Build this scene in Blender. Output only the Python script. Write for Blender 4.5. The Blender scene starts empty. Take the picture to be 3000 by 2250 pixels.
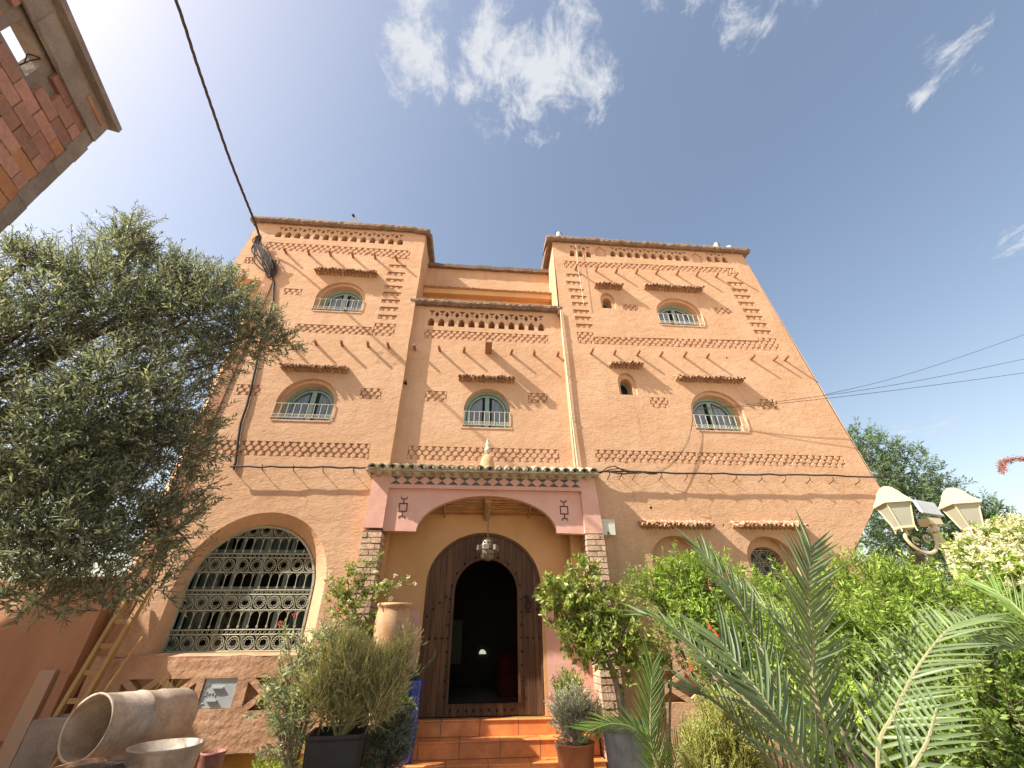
import bpy, math, random
import numpy as np
from mathutils import Vector, Matrix
from mathutils.geometry import delaunay_2d_cdt
random.seed(7); RNG = np.random.default_rng(7)
SC = bpy.context.scene; COL = SC.collection
# building unit -> metres; height of the camera above the ground
S = 1.25; EZ = 1.62
def T(v): return Vector((v[0]*S, v[1]*S, v[2]*S + EZ))
R_ = math.radians
# ------------------------------------------------------------ camera
P, YAW, ROLL = R_(31.934), R_(5.019), R_(-0.4535)
f0 = Vector((math.sin(YAW)*math.cos(P), math.cos(YAW)*math.cos(P), math.sin(P)))
r0 = Vector((math.cos(YAW), -math.sin(YAW), 0)); u0 = r0.cross(f0)
cr = r0*math.cos(ROLL) + u0*math.sin(ROLL); cu = -r0*math.sin(ROLL) + u0*math.cos(ROLL)
cam = bpy.data.cameras.new('camera'); co = bpy.data.objects.new('camera', cam); COL.objects.link(co)
cam.sensor_width = 36; cam.lens = 36*1184.5/3000; cam.clip_start = .05; cam.clip_end = 3000
co.matrix_world = Matrix.Translation((0, 0, EZ)) @ Matrix((cr, cu, -f0)).transposed().to_4x4()
SC.camera = co
# ------------------------------------------------------------ sky and sun
SUN = Vector((-3.3, -1.0, 3.2)).normalized()
sun = bpy.data.lights.new('sun', 'SUN'); sun.energy = 4.6; sun.angle = R_(0.6); sun.color = (1.0, .93, .82)
so = bpy.data.objects.new('sun', sun); COL.objects.link(so)
so.rotation_euler = SUN.to_track_quat('Z', 'Y').to_euler(); so.location = (-20, -6, 20)
W = bpy.data.worlds.new('World'); SC.world = W; W.use_nodes = True
nt = W.node_tree; nt.nodes.clear()
def N(tree, typ, **kw):
    n = tree.nodes.new(typ)
    for k, v in kw.items():
        if k[0] == 'i' and k[1:].isdigit(): n.inputs[int(k[1:])].default_value = v
        else: setattr(n, k, v)
    return n
def math_(t, op, a, b=None, c=None, clamp=False):
    n = t.nodes.new('ShaderNodeMath'); n.operation = op; n.use_clamp = clamp
    for i, v in enumerate((a, b, c)):
        if v is None: continue
        if isinstance(v, (int, float)): n.inputs[i].default_value = v
        else: t.links.new(v, n.inputs[i])
    return n.outputs[0]
sky = N(nt, 'ShaderNodeTexSky', sky_type='NISHITA', sun_disc=False)
sky.sun_elevation = math.asin(SUN.z); sky.sun_rotation = math.atan2(SUN.x, SUN.y)
sky.altitude = 900; sky.air_density = 1.5; sky.dust_density = 4.6; sky.ozone_density = 1.0
tc = N(nt, 'ShaderNodeTexCoord'); sep = N(nt, 'ShaderNodeSeparateXYZ'); nt.links.new(tc.outputs['Generated'], sep.inputs[0])
zc = math_(nt, 'MAXIMUM', sep.outputs[2], .05)
cx, cy = math_(nt, 'DIVIDE', sep.outputs[0], zc), math_(nt, 'DIVIDE', sep.outputs[1], zc)
cmb = N(nt, 'ShaderNodeCombineXYZ'); nt.links.new(cx, cmb.inputs[0]); nt.links.new(cy, cmb.inputs[1])
# the drifting patches of thin cloud: centre, radii on the cloud layer, weight
CLOUDS = [((-.155, .335), (.05, .09), 1.55), ((-.125, .27), (.06, .06), .9), ((.085, .36), (.13, .095), 1.45), ((.03, .33), (.08, .07), 1.1), ((.145, .33), (.07, .08), 1.35),
          ((-.03, .415), (.045, .04), .95), ((.05, .44), (.09, .03), .75), ((.1, .497), (.035, .025), .8), ((.03, .49), (.02, .03), .7),
          ((.43, .215), (.16, .035), .75), ((.29, .235), (.04, .03), .6), ((.52, .25), (.05, .04), .6), ((.915, .265), (.035, .04), .75), ((.93, .335), (.03, .03), .95),
          ((.93, .215), (.035, .035), .7), ((1.0, .3), (.05, .05), .4), ((1.62, .62), (.08, .09), .95), ((1.45, .45), (.1, .05), .6), ((2.63, 1.88), (.2, .12), .6),
          ((-1.6, 1.9), (.6, .5), .6), ((.4, -.9), (.5, .3), .8), ((-.5, -1.2), (.4, .5), .8), ((1.7, -.3), (.4, .3), .8)]
mask = None
for (a, b), (ra, rb), w in CLOUDS:
    m = N(nt, 'ShaderNodeMapping', vector_type='POINT'); nt.links.new(cmb.outputs[0], m.inputs[0])
    m.inputs['Scale'].default_value = (1/ra, 1/rb, 1); m.inputs['Location'].default_value = (-a/ra, -b/rb, 0)
    ln = N(nt, 'ShaderNodeVectorMath', operation='LENGTH'); nt.links.new(m.outputs[0], ln.inputs[0])
    v = math_(nt, 'MULTIPLY_ADD', ln.outputs['Value'], -.55*w, w)
    mask = v if mask is None else math_(nt, 'MAXIMUM', mask, v)
mp = N(nt, 'ShaderNodeMapping'); nt.links.new(cmb.outputs[0], mp.inputs[0]); mp.inputs['Scale'].default_value = (1.15, .95, 1)
n1 = N(nt, 'ShaderNodeTexNoise', noise_dimensions='2D'); nt.links.new(mp.outputs[0], n1.inputs['Vector'])
n1.inputs['Scale'].default_value = 9; n1.inputs['Detail'].default_value = 9; n1.inputs['Roughness'].default_value = .68; n1.inputs['Distortion'].default_value = .25
cl = math_(nt, 'MULTIPLY_ADD', n1.outputs[0], 3.0, -1.85)
cl = math_(nt, 'ADD', cl, mask)
mr = N(nt, 'ShaderNodeMapRange', interpolation_type='SMOOTHSTEP'); nt.links.new(cl, mr.inputs[0])
mr.inputs[1].default_value = .0; mr.inputs[2].default_value = .85; mr.inputs[4].default_value = .95
mixc = N(nt, 'ShaderNodeMix', data_type='RGBA'); nt.links.new(mr.outputs[0], mixc.inputs[0])
tint = N(nt, 'ShaderNodeMix', data_type='RGBA', blend_type='MULTIPLY'); tint.inputs[0].default_value = 1; tint.inputs[7].default_value = (1.07, .95, .87, 1); nt.links.new(sky.outputs[0], tint.inputs[6])
nt.links.new(tint.outputs[2], mixc.inputs[6]); mixc.inputs[7].default_value = (3.5, 3.6, 3.8, 1)
bg = N(nt, 'ShaderNodeBackground'); nt.links.new(mixc.outputs[2], bg.inputs[0]); bg.inputs[1].default_value = .1
wo = N(nt, 'ShaderNodeOutputWorld'); nt.links.new(bg.outputs[0], wo.inputs[0])
SC.view_settings.view_transform = 'Standard'; SC.view_settings.look = 'None'; SC.view_settings.gamma = 1
SC.view_settings.exposure = 1.2; SC.view_settings.use_curve_mapping = False
# ------------------------------------------------------------ materials
MATS = {}
def mat(name, col, rough=.85, col2=None, scale=3.0, amt=.5, stretch=(1, 1, 1), bump=0, bscale=30, bstretch=(1, 1, 1), fine=0, fscale=60,
        metal=0, spec=.5, coat=0, island=0, trans=0, stain=None, objr=0, crack=0, ttint=(1.25, 1.35, .6), bump2=0, b2scale=4, alpha=None):
    m = bpy.data.materials.new(name); MATS[name] = m; m.use_nodes = True; t = m.node_tree; b = t.nodes['Principled BSDF']
    c3 = lambda c: (*c, 1)
    geo = N(t, 'ShaderNodeNewGeometry')
    def noise(sc, st, det=5, ro=.6, off=0):
        q = N(t, 'ShaderNodeMapping'); t.links.new(geo.outputs['Position'], q.inputs[0]); q.inputs['Scale'].default_value = st; q.inputs['Location'].default_value = (off, off, off)
        n = N(t, 'ShaderNodeTexNoise'); t.links.new(q.outputs[0], n.inputs['Vector'])
        n.inputs['Scale'].default_value = sc; n.inputs['Detail'].default_value = det; n.inputs['Roughness'].default_value = ro
        return n.outputs[0]
    def mix(fac, a, bb, mode='MIX'):
        x = N(t, 'ShaderNodeMix', data_type='RGBA', blend_type=mode)
        for s_, v in ((0, fac), (6, a), (7, bb)):
            if isinstance(v, (int, float)): x.inputs[s_].default_value = v
            elif isinstance(v, tuple): x.inputs[s_].default_value = v
            else: t.links.new(v, x.inputs[s_])
        return x.outputs[2]
    def rmp(v, lo, hi):
        r = N(t, 'ShaderNodeMapRange'); t.links.new(v, r.inputs[0]); r.inputs[1].default_value = lo; r.inputs[2].default_value = hi; return r.outputs[0]
    if col2 is None: col2 = tuple(x*.72 for x in col)
    out = mix(math_(t, 'MULTIPLY', rmp(noise(scale, stretch), .35, .68), amt*1.3, clamp=True), c3(col), c3(col2))
    if stain:
        out = mix(math_(t, 'MULTIPLY', rmp(noise(stain[1], stain[2], 6, .65, 7.3), .5, .75), stain[3], clamp=True), out, c3(stain[0]))
    if fine:
        g = rmp(noise(fscale, bstretch, 3, .7, 3.1), .25, .75)
        x = math_(t, 'MULTIPLY_ADD', g, 2*fine, 1-fine)
        out = mix(1.0, out, x, 'MULTIPLY')
    if crack:
        q = N(t, 'ShaderNodeMapping'); t.links.new(geo.outputs['Position'], q.inputs[0]); q.inputs['Scale'].default_value = (.55, .55, .8)
        nz = N(t, 'ShaderNodeTexNoise'); t.links.new(geo.outputs['Position'], nz.inputs['Vector']); nz.inputs['Scale'].default_value = 3; nz.inputs['Detail'].default_value = 6
        va = N(t, 'ShaderNodeMix', data_type='RGBA'); va.inputs[0].default_value = .22; t.links.new(q.outputs[0], va.inputs[6]); t.links.new(nz.outputs['Color'], va.inputs[7])
        vo = N(t, 'ShaderNodeTexVoronoi', feature='DISTANCE_TO_EDGE'); t.links.new(va.outputs[2], vo.inputs['Vector']); vo.inputs['Scale'].default_value = 1.4
        ck = math_(t, 'SUBTRACT', 1, rmp(vo.outputs['Distance'], .0, .007)); ck = math_(t, 'MULTIPLY', ck, rmp(noise(.55, (1, 1, 1), 2, .5, 11), .52, .6))
        out = mix(math_(t, 'MULTIPLY', ck, crack, clamp=True), out, (.26, .14, .075, 1))
    if objr:
        oi = N(t, 'ShaderNodeObjectInfo')
        out = mix(1.0, out, math_(t, 'MULTIPLY_ADD', oi.outputs['Random'], 2*objr, 1-objr), 'MULTIPLY')
    if island:
        r = math_(t, 'MULTIPLY_ADD', geo.outputs['Random Per Island'], 2*island, 1-island)
        out = mix(1.0, out, r, 'MULTIPLY')
    t.links.new(out, b.inputs['Base Color'])
    b.inputs['Roughness'].default_value = rough; b.inputs['Metallic'].default_value = metal; b.inputs['Specular IOR Level'].default_value = spec
    if coat: b.inputs['Coat Weight'].default_value = coat; b.inputs['Coat Roughness'].default_value = .15
    if bump or bump2:
        h = None
        if bump: h = math_(t, 'MULTIPLY', noise(bscale, bstretch, 6, .62, 1.7), bump)
        if bump2:
            h2 = math_(t, 'MULTIPLY', noise(b2scale, (1, 1, 1.6), 3, .5, 5.2), bump2)
            h = h2 if h is None else math_(t, 'ADD', h, h2)
        bp = N(t, 'ShaderNodeBump'); t.links.new(h, bp.inputs['Height']); bp.inputs['Distance'].default_value = .05; bp.inputs['Strength'].default_value = 1
        t.links.new(bp.outputs[0], b.inputs['Normal'])
    if trans:
        tr = N(t, 'ShaderNodeBsdfTranslucent'); t.links.new(mix(1.0, out, (*ttint, 1), 'MULTIPLY'), tr.inputs[0])
        ms = N(t, 'ShaderNodeMixShader'); ms.inputs[0].default_value = trans
        t.links.new(b.outputs[0], ms.inputs[1]); t.links.new(tr.outputs[0], ms.inputs[2]); t.links.new(ms.outputs[0], t.nodes['Material Output'].inputs[0])
    return m
mat('plaster', (.605, .385, .24), .95, (.535, .325, .19), 1.1, .8, (1, 1, 1.5), bump=.16, bscale=17, bstretch=(1, 1, 2.1), fine=.13, fscale=26, stain=((.46, .27, .155), 1.3, (4.5, 4.5, .35), .5), spec=.2, bump2=.22, b2scale=5, crack=.55)
mat('plaster_rough', (.52, .32, .20), .95, (.46, .26, .15), 2.2, .8, bump=.4, bscale=9, fine=.12, fscale=22, stain=((.33, .14, .07), 3.1, (1, 1, .6), .4), spec=.2, bump2=.5, b2scale=3)
mat('plaster_deep', (.68, .40, .19), .95, (.60, .33, .14), 1.5, .8, bump=.1, bscale=20, fine=.08, spec=.2)
mat('plaster_pink', (.72, .43, .35), .9, (.63, .35, .27), 1.8, .8, bump=.06, bscale=10, fine=.05, fscale=30, spec=.25, bump2=.12)
mat('plinth_ochre', (.42, .22, .045), .9, (.32, .15, .03), 2, .8, bump=.1, bscale=14)
mat('lattice_clay', (.56, .35, .215), .95, (.49, .28, .165), 5, .8, bump=.15, bscale=30, fine=.12)
mat('coping_mud', (.27, .18, .12), .95, (.18, .12, .085), 6, 1, (1, 1, .4), bump=.6, bscale=26, fine=.3, fscale=40)
mat('clay_tube', (.42, .265, .165), .9, (.28, .175, .11), 14, 1, objr=.25, bump=.2, bscale=40, fine=.25, fscale=50, island=.2)
mat('roof_tile', (.58, .53, .40), .75, (.36, .33, .23), objr=.2, scale=9, amt=1, bump=.2, bscale=30, fine=.25, fscale=45, stain=((.45, .36, .24), 5, (1, 1, 1), .5))
mat('wood_peg', (.34, .17, .085), .95, (.24, .12, .06), 8, .8, bump=.2)
mat('teal_frame', (.27, .38, .33), .55, (.19, .29, .25), 6, .6, bump=.03)
mat('white_rail', (.62, .60, .50), .5, (.45, .42, .33), 12, .5)
mat('grille_iron', (.50, .49, .36), .55, (.33, .34, .25), 8, .7)
mat('glass_dark', (.012, .015, .018), .07, (.01, .012, .015), 2, .1, spec=.6)
mat('curtain', (.72, .73, .78), .95, (.5, .53, .6), 2, .4)
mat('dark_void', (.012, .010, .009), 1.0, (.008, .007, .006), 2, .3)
mat('pipe_cream', (.52, .50, .36), .6)
mat('sash_green', (.14, .19, .165), .55, (.10, .14, .12), 6, .6)
mat('window_drape', (.30, .33, .30), .95, (.16, .19, .18), 3, .8)
mat('door_wood', (.16, .08, .038), .6, (.09, .042, .02), objr=.2, scale=3, amt=1, stretch=(7, 7, .5), bump=.12, bscale=14, bstretch=(8, 8, .6), fine=.3, fscale=20, spec=.35)
mat('iron_black', (.012, .010, .009), .6, (.02, .015, .01), 9, .5, metal=.3)
mat('pillar_brick', (.62, .45, .32), .9, (.46, .29, .19), objr=.16, scale=9, amt=.9, bump=.25, bscale=30, fine=.2, fscale=40)
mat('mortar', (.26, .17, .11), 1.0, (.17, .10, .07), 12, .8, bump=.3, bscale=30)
mat('reed', (.52, .28, .11), .8, (.36, .18, .07), 6, .8, (1, 1, 1), fine=.2)
mat('lamp_metal', (.22, .18, .12), .45, (.18, .16, .11), 14, .8, metal=.35, bump=.1)
mat('meter_white', (.62, .62, .50), .6, (.55, .53, .42), 6, .4)
mat('cable', (.035, .026, .022), .8, (.06, .04, .03), 20, .6)
mat('terracotta', (.58, .37, .21), .85, (.40, .2, .09), 4, .8, bump=.1, bscale=30, fine=.12, stain=((.52, .38, .26), 6, (1, 1, .7), .5))
mat('terracotta_red', (.50, .19, .08), .85, (.38, .13, .05), 5, .8, bump=.1, stain=((.35, .05, .03), 4, (2, 2, .5), .7))
mat('blue_glaze', (.03, .09, .42), .25, (.02, .05, .28), 6, .6, coat=.6)
mat('white_glaze', (.5, .52, .55), .35)
mat('grey_glaze', (.22, .25, .28), .45, (.13, .15, .17), 8, .8, bump=.12, bscale=12)
mat('black_plastic', (.018, .018, .019), .55, (.03, .03, .03), 5, .5, bump=.15, bscale=6)
mat('galvanised', (.58, .49, .40), .6, (.40, .32, .25), 3.5, 1, metal=.2, bump=.12, bscale=8, fine=.2, fscale=30, stain=((.30, .17, .10), 4, (1, 1, 1), .6))
mat('red_tin', (.28, .06, .045), .6, (.30, .17, .13), 7, .9, bump=.15)
mat('soil', (.09, .06, .04), 1, (.04, .03, .02), 30, 1, bump=1, bscale=40)
mat('ladder_wood', (.40, .24, .09), .7, (.30, .17, .06), 6, .8, (1, 1, .4))
mat('hollow_brick', (.33, .15, .11), .9, (.38, .20, .145), objr=.3, scale=1.6, amt=1, bump=.15, bscale=30, fine=.2, fscale=18, stain=((.24, .16, .12), 2.3, (1, 1, 1), .5))
mat('hollow_brick_pale', (.46, .23, .11), .9, (.34, .14, .07), 4, .8, bump=.15, fine=.15)
mat('cement', (.30, .25, .21), 1, (.21, .17, .14), 3, 1, bump=.5, bscale=12, fine=.2)
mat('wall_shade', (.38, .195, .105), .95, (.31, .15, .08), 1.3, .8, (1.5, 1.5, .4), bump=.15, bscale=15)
mat('step_tile', (.80, .30, .09), .45, (.64, .22, .07), objr=.08, scale=5, amt=.9, coat=.25, bump=.04, bscale=12, fine=.12, fscale=12, stain=((.5, .25, .13), 4, (2, 2, .5), .4))
mat('ground', (.50, .39, .28), 1, (.42, .31, .22), .8, .9, bump=.5, bscale=8, fine=.2)
mat('lantern_cream', (.58, .51, .32), .55, (.48, .42, .25), 5, .4)
mat('lantern_glass', (.38, .38, .30), .35, (.30, .30, .24), 4, .4, spec=.6)
mat('panel_grey', (.42, .45, .46), .4, (.3, .32, .33), 6, .4)
mat('bark', (.17, .13, .09), .95, (.09, .065, .045), 9, 1, (2, 2, .5), bump=.5, bscale=20)
mat('bark_pale', (.42, .33, .24), .95, (.22, .16, .11), 12, 1, (1, 1, .5), bump=.3, bscale=25)
mat('olive_leaf', (.285, .31, .195), .5, (.17, .20, .12), 3, .9, island=.5, trans=.4, ttint=(1.1, 1.12, .8), spec=.5)
mat('tree_leaf', (.13, .20, .10), .6, (.09, .14, .075), .8, .9, island=.4, trans=.35)
mat('shrub_leaf', (.38, .50, .11), .5, (.24, .35, .06), 2.2, 1, island=.55, trans=.5, spec=.4)
mat('shrub_deep', (.26, .36, .07), .55, (.15, .23, .05), 2, 1, island=.55, trans=.35)
mat('lemon_leaf', (.19, .27, .06), .4, (.30, .32, .07), 5, .9, island=.45, trans=.35, spec=.5)
mat('palm_leaf', (.21, .285, .12), .42, (.13, .185, .08), 2, .9, trans=.25, spec=.55, objr=.22, fine=.1, fscale=15)
mat('palm_leaf_bright', (.22, .34, .08), .45, (.17, .27, .07), 3, .9, trans=.35, spec=.5)
mat('palm_rachis', (.36, .34, .18), .6, (.26, .23, .12), 6, .8)
mat('herb_brown', (.64, .58, .33), .7, (.42, .40, .2), 5, .9, island=.5, trans=.4)
mat('herb_gold', (.48, .46, .13), .7, (.36, .36, .11), 5, .9, island=.4, trans=.3)
mat('silver_leaf', (.70, .72, .58), .7, (.36, .40, .29), 6, .9, island=.3, trans=.2)
mat('dusty_leaf', (.34, .39, .29), .7, (.15, .19, .13), 5, .9, island=.4, trans=.25)
mat('oleander_leaf', (.42, .45, .28), .6, (.28, .32, .17), 5, .9, island=.4, trans=.3)
mat('succulent', (.07, .13, .04), .5, (.13, .13, .06), 7, .7)
mat('petal_white', (.72, .68, .52), .7, (.6, .58, .38), 9, .5, trans=.3)
mat('petal_pink', (.55, .12, .15), .7, (.45, .08, .12), 9, .5, trans=.3)
mat('petal_red', (.6, .06, .03), .7, (.5, .12, .03), 9, .5, trans=.3)
mat('red_cloth', (.12, .006, .006), .9)
mat('pilaster_grey', (.36, .27, .20), .95, (.42, .25, .16), 2.5, .9, bump=.2)
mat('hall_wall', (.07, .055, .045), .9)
mat('hall_curtain', (.16, .17, .12), .9)
mat('hall_floor', (.22, .15, .10), .5)
mat('petal_dusty', (.40, .20, .17), .8, (.32, .13, .14), 9, .5, trans=.2)
mat('inlay_dark', (.085, .085, .085), .9, (.15, .12, .11), 9, .8)
mat('symbol_dark', (.11, .05, .045), .9)
lit = bpy.data.materials.new('hall_glow'); lit.use_nodes = True; b_ = lit.node_tree.nodes['Principled BSDF']
b_.inputs['Emission Color'].default_value = (.8, .9, .7, 1); b_.inputs['Emission Strength'].default_value = .3; MATS['hall_glow'] = lit  # faint emission, only for the painted gleam inside the hall
# ------------------------------------------------------------ mesh helpers
WP = {}
def props(o, label=None, cat=None, group=None, kind=None):
    if label: o['label'] = label
    if cat: o['category'] = cat
    if group: o['group'] = group
    if kind: o['kind'] = kind
    return o
def place(o, origin, parent):
    w = T(origin) if origin is not None else (WP[parent] if parent is not None else T((0, 0, 0)))
    COL.objects.link(o); WP[o] = w
    if parent is not None: o.parent = parent; o.location = w - WP[parent]
    else: o.location = w
    return o
def empty(name, origin, label=None, cat=None, group=None, parent=None):
    o = bpy.data.objects.new(name, None); o.empty_display_size = .2
    return props(place(o, origin, parent), label, cat, group)
def raw_mesh(name, V, F, m, origin, smooth=False):
    me = bpy.data.meshes.new(name); o = np.array(T(origin))
    V = np.asarray(V, dtype=np.float64)*S + np.array([0, 0, EZ]) - o
    me.from_pydata(V.tolist(), [], F); me.materials.append(MATS[m]); me.update()
    if smooth: me.polygons.foreach_set('use_smooth', [True]*len(me.polygons))
    return me
class MB:
    def __init__(s): s.v = []; s.f = []
    def add(s, V, F):
        n = len(s.v); s.v += [tuple(v) for v in V]; s.f += [tuple(i+n for i in f) for f in F]; return s
    def box(s, a, b, M=None):
        V = [(x, y, z) for x in (a[0], b[0]) for y in (a[1], b[1]) for z in (a[2], b[2])]
        if M is not None: V = [tuple(M @ Vector(v)) for v in V]
        return s.add(V, [(0, 1, 3, 2), (4, 6, 7, 5), (0, 4, 5, 1), (2, 3, 7, 6), (0, 2, 6, 4), (1, 5, 7, 3)])
    def tube(s, pts, r, n=6, caps=True, closed=False):
        pts = [Vector(p) for p in pts]; m = len(pts); V = []; F = []
        up = None
        for i, p in enumerate(pts):
            if closed: d = pts[(i+1) % m]-pts[i-1]
            else: d = pts[min(i+1, m-1)]-pts[max(i-1, 0)]
            if d.length < 1e-9: d = Vector((0, 0, 1))
            d.normalize()
            if up is None: up = Vector((0, 0, 1)) if abs(d.z) < .9 else Vector((1, 0, 0))
            a = d.cross(up)
            if a.length < 1e-3: a = d.orthogonal()
            a.normalize(); b = a.cross(d); up = b
            rr = r[i] if isinstance(r, (list, tuple)) else r
            V += [p + (a*math.cos(2*math.pi*k/n) + b*math.sin(2*math.pi*k/n))*rr for k in range(n)]
        for i in range(m if closed else m-1):
            j = (i+1) % m
            F += [(i*n+k, i*n+(k+1) % n, j*n+(k+1) % n, j*n+k) for k in range(n)]
        if caps and not closed: F += [tuple(range(n))[::-1], tuple((m-1)*n+k for k in range(n))]
        return s.add(V, F)
    def prism(s, poly, y0, y1):      # poly in x,z ; extruded along y
        n = len(poly); V = [(x, y0, z) for x, z in poly] + [(x, y1, z) for x, z in poly]
        return s.add(V, [tuple(range(n)), tuple(range(2*n-1, n-1, -1))] + [(i, i+n, (i+1) % n+n, (i+1) % n) for i in range(n)])
    def lathe(s, prof, c, n=24, M=None):   # prof list of (r,z)
        V = []; F = []
        for r, z in prof:
            V += [(c[0]+r*math.cos(2*math.pi*k/n), c[1]+r*math.sin(2*math.pi*k/n), c[2]+z) for k in range(n)]
        for i in range(len(prof)-1): F += [(i*n+k, i*n+(k+1) % n, (i+1)*n+(k+1) % n, (i+1)*n+k) for k in range(n)]
        if M is not None: V = [tuple(M @ Vector(v)) for v in V]
        return s.add(V, F)
    def quad(s, *p): return s.add(p, [tuple(range(len(p)))])
    def wall(s, outline, holes, y):
        """flat wall in the plane y (outline in x,z) with openings; hole = (poly, depth, closed back, inner poly)"""
        loops = [outline] + [h[0] for h in holes]; V2 = []; E = []
        for L in loops:
            n = len(V2); V2 += [Vector(p) for p in L]; E += [(n+i, n+(i+1) % len(L)) for i in range(len(L))]
        vs, es, fs, *_ = delaunay_2d_cdt(V2, E, [], 0, 1e-6)
        bbs = [(min(p[0] for p in L), max(p[0] for p in L), min(p[1] for p in L), max(p[1] for p in L)) for L in loops]
        F = []
        for f in fs:
            cx_ = sum(vs[i].x for i in f)/3; cz_ = sum(vs[i].y for i in f)/3
            if not inside(cx_, cz_, outline): continue
            if any(bb[0] < cx_ < bb[1] and bb[2] < cz_ < bb[3] and inside(cx_, cz_, h[0]) for h, bb in zip(holes, bbs[1:])): continue
            F.append(tuple(f))
        s.add([(v.x, y, v.y) for v in vs], F)
        for h in holes:
            p, d, back = h[0], h[1], h[2]; q = h[3] if len(h) > 3 else p; n = len(p)
            s.add([(x, y, z) for x, z in p] + [(x, y+d, z) for x, z in q], [(i, (i+1) % n, (i+1) % n+n, i+n) for i in range(n)] + ([tuple(range(n, 2*n))] if back else []))
        return s
    def build(s, name, m, parent=None, origin=None, smooth=False, **kw):
        if origin is None:
            origin = s.v[0] if parent is None else None
        org = origin if origin is not None else untr(WP[parent])
        me = raw_mesh(name, s.v, s.f, m, org, smooth)
        o = bpy.data.objects.new(name, me); place(o, org, parent)
        return props(o, **kw)
def untr(w): return ((w.x)/S, w.y/S, (w.z-EZ)/S)
def inside(x, z, L):
    c = False; j = len(L)-1
    for i in range(len(L)):
        a, b = L[i], L[j]
        if (a[1] > z) != (b[1] > z) and x < (b[0]-a[0])*(z-a[1])/(b[1]-a[1])+a[0]: c = not c
        j = i
    return c
def rect(x0, x1, z0, z1): return [(x0, z0), (x1, z0), (x1, z1), (x0, z1)]
def arch(x0, x1, zb, zs, zt, n=16):
    c = (x0+x1)/2; r = (x1-x0)/2
    return [(x0, zb), (x1, zb)] + [(c+r*math.cos(math.pi*i/n), zs+(zt-zs)*math.sin(math.pi*i/n)) for i in range(n+1)]
def densify(L, step=.25, j=.006):
    out = []
    for i in range(len(L)):
        a, b = L[i], L[(i+1) % len(L)]; d = math.hypot(b[0]-a[0], b[1]-a[1]); n = max(1, int(d/step))
        for k in range(n):
            t = k/n; out.append((a[0]+(b[0]-a[0])*t+random.uniform(-j, j)*(k > 0), a[1]+(b[1]-a[1])*t+random.uniform(-j, j)*(k > 0)))
    return out
SHARED = {}
def piece(name, key, maker, m, pos, parent, rot=None, scale=None, smooth=False, **kw):
    """a small part that shares its mesh with its likes"""
    k = (key, m)
    if k not in SHARED:
        b = MB(); maker(b); SHARED[k] = raw_mesh(name, b.v, b.f, m, (0, 0, 0), smooth)
    o = bpy.data.objects.new(name, SHARED[k]); place(o, pos, parent)
    if rot is not None: o.rotation_euler = rot
    if scale is not None: o.scale = scale
    return props(o, **kw)
# ------------------------------------------------------------ ground and the house
K = 5.6; KM = 5.71; G0 = -EZ/S
g = MB(); n_ = 24
for i in range(n_+1):
    for j in range(n_+1):
        x = (i/n_-.5); y = (j/n_-.5); x = math.copysign(abs(2*x)**2.2, x)*220; y = math.copysign(abs(2*y)**2.2, y)*220
        g.v.append((x, y, G0))
g.f = [(i*(n_+1)+j, (i+1)*(n_+1)+j, (i+1)*(n_+1)+j+1, i*(n_+1)+j+1) for i in range(n_) for j in range(n_)]
g.build('ground', 'ground', origin=(0, 0, G0), kind='structure', label='bare sandy ground in front of the house')

house = empty('guest_house', (1, K, G0), 'ochre plastered mud house with two towers, brick lattice bands and arched windows', 'building')

def slotrect(x0, x1, z0, z1): return (rect(x0, x1, z0, z1), .038, True)
def parapet(x0, x1, z0, z1, zd, n, ends=True):
    """row of small arches z0..z1 with a row of diamonds up to zd"""
    H = []; p = (x1-x0)/n; hh = zd-z1; zm = z1+hh*.56; d = .22
    for i in range(n):
        a = x0+p*i; c = a+p/2; w = p*.315
        H.append(([(c-w, z0), (c+w, z0), (c+w, z0+(z1-z0)*.6), (c+w*.72, z0+(z1-z0)*.85), (c, z1+.012), (c-w*.72, z0+(z1-z0)*.85), (c-w, z0+(z1-z0)*.6)], d, True))
        H.append(([(c-p*.33, zd), (c-p*.1, zm+hh*.16), (c, zm+hh*.1), (c+p*.1, zm+hh*.16), (c+p*.33, zd)], d, True))
        H.append(([(c-p*.12, zm), (c, zm-hh*.16), (c+p*.12, zm), (c, zm+hh*.045)], d, True))
        if i < n-1: H.append(([(a+p-p*.22, zm), (a+p-p*.06, zm-hh*.31), (a+p+p*.06, zm-hh*.31), (a+p+p*.22, zm), (a+p+p*.06, zm+hh*.31), (a+p-p*.06, zm+hh*.31)], d, True))
    return H
BR = []          # lattice recesses that get their bricks: x0,x1,z0,z1,plane, parts?
def band(x0, x1, z0, z1, y, rows, part): BR.append((x0, x1, z0, z1, y, rows, part)); return (rect(x0, x1, z0, z1), .028, True)
def lband(pts, y, subs):  # band whose ends are deeper
    for s_ in subs: BR.append((*s_, False))
    return (pts, .03, True)

# ---- left tower
holes = parapet(-4.22, -1.67, 6.71, 6.87, 7.02, 14)
holes.append(lband([(-4.27, 6.34), (-1.88, 6.34), (-1.88, 6.30), (-1.525, 6.30), (-1.525, 6.555), (-4.27, 6.555)], K, [(-4.27, -1.525, 6.345, 6.555, K, 3)]))
for i, z in enumerate((6.09, 5.885, 5.71, 5.53, 5.36, 5.175, 4.99, 4.8)):
    x0 = -1.872; x1 = -1.548; h = (.04, .047, .042, .042, .046, .046, .05, .052)[i]
    holes.append(slotrect(x0, x1, z-h, z+h)); BR.append((x0, x1, z-h, z+h, K, 1, False))
holes.append(lband([(-3.2, 4.375), (-1.54, 4.375), (-1.54, 4.65), (-1.9, 4.65), (-1.9, 4.555), (-3.2, 4.555)], K, [(-3.2, -1.9, 4.375, 4.555, K, 3), (-1.9, -1.54, 4.375, 4.65, K, 4)]))
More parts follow.
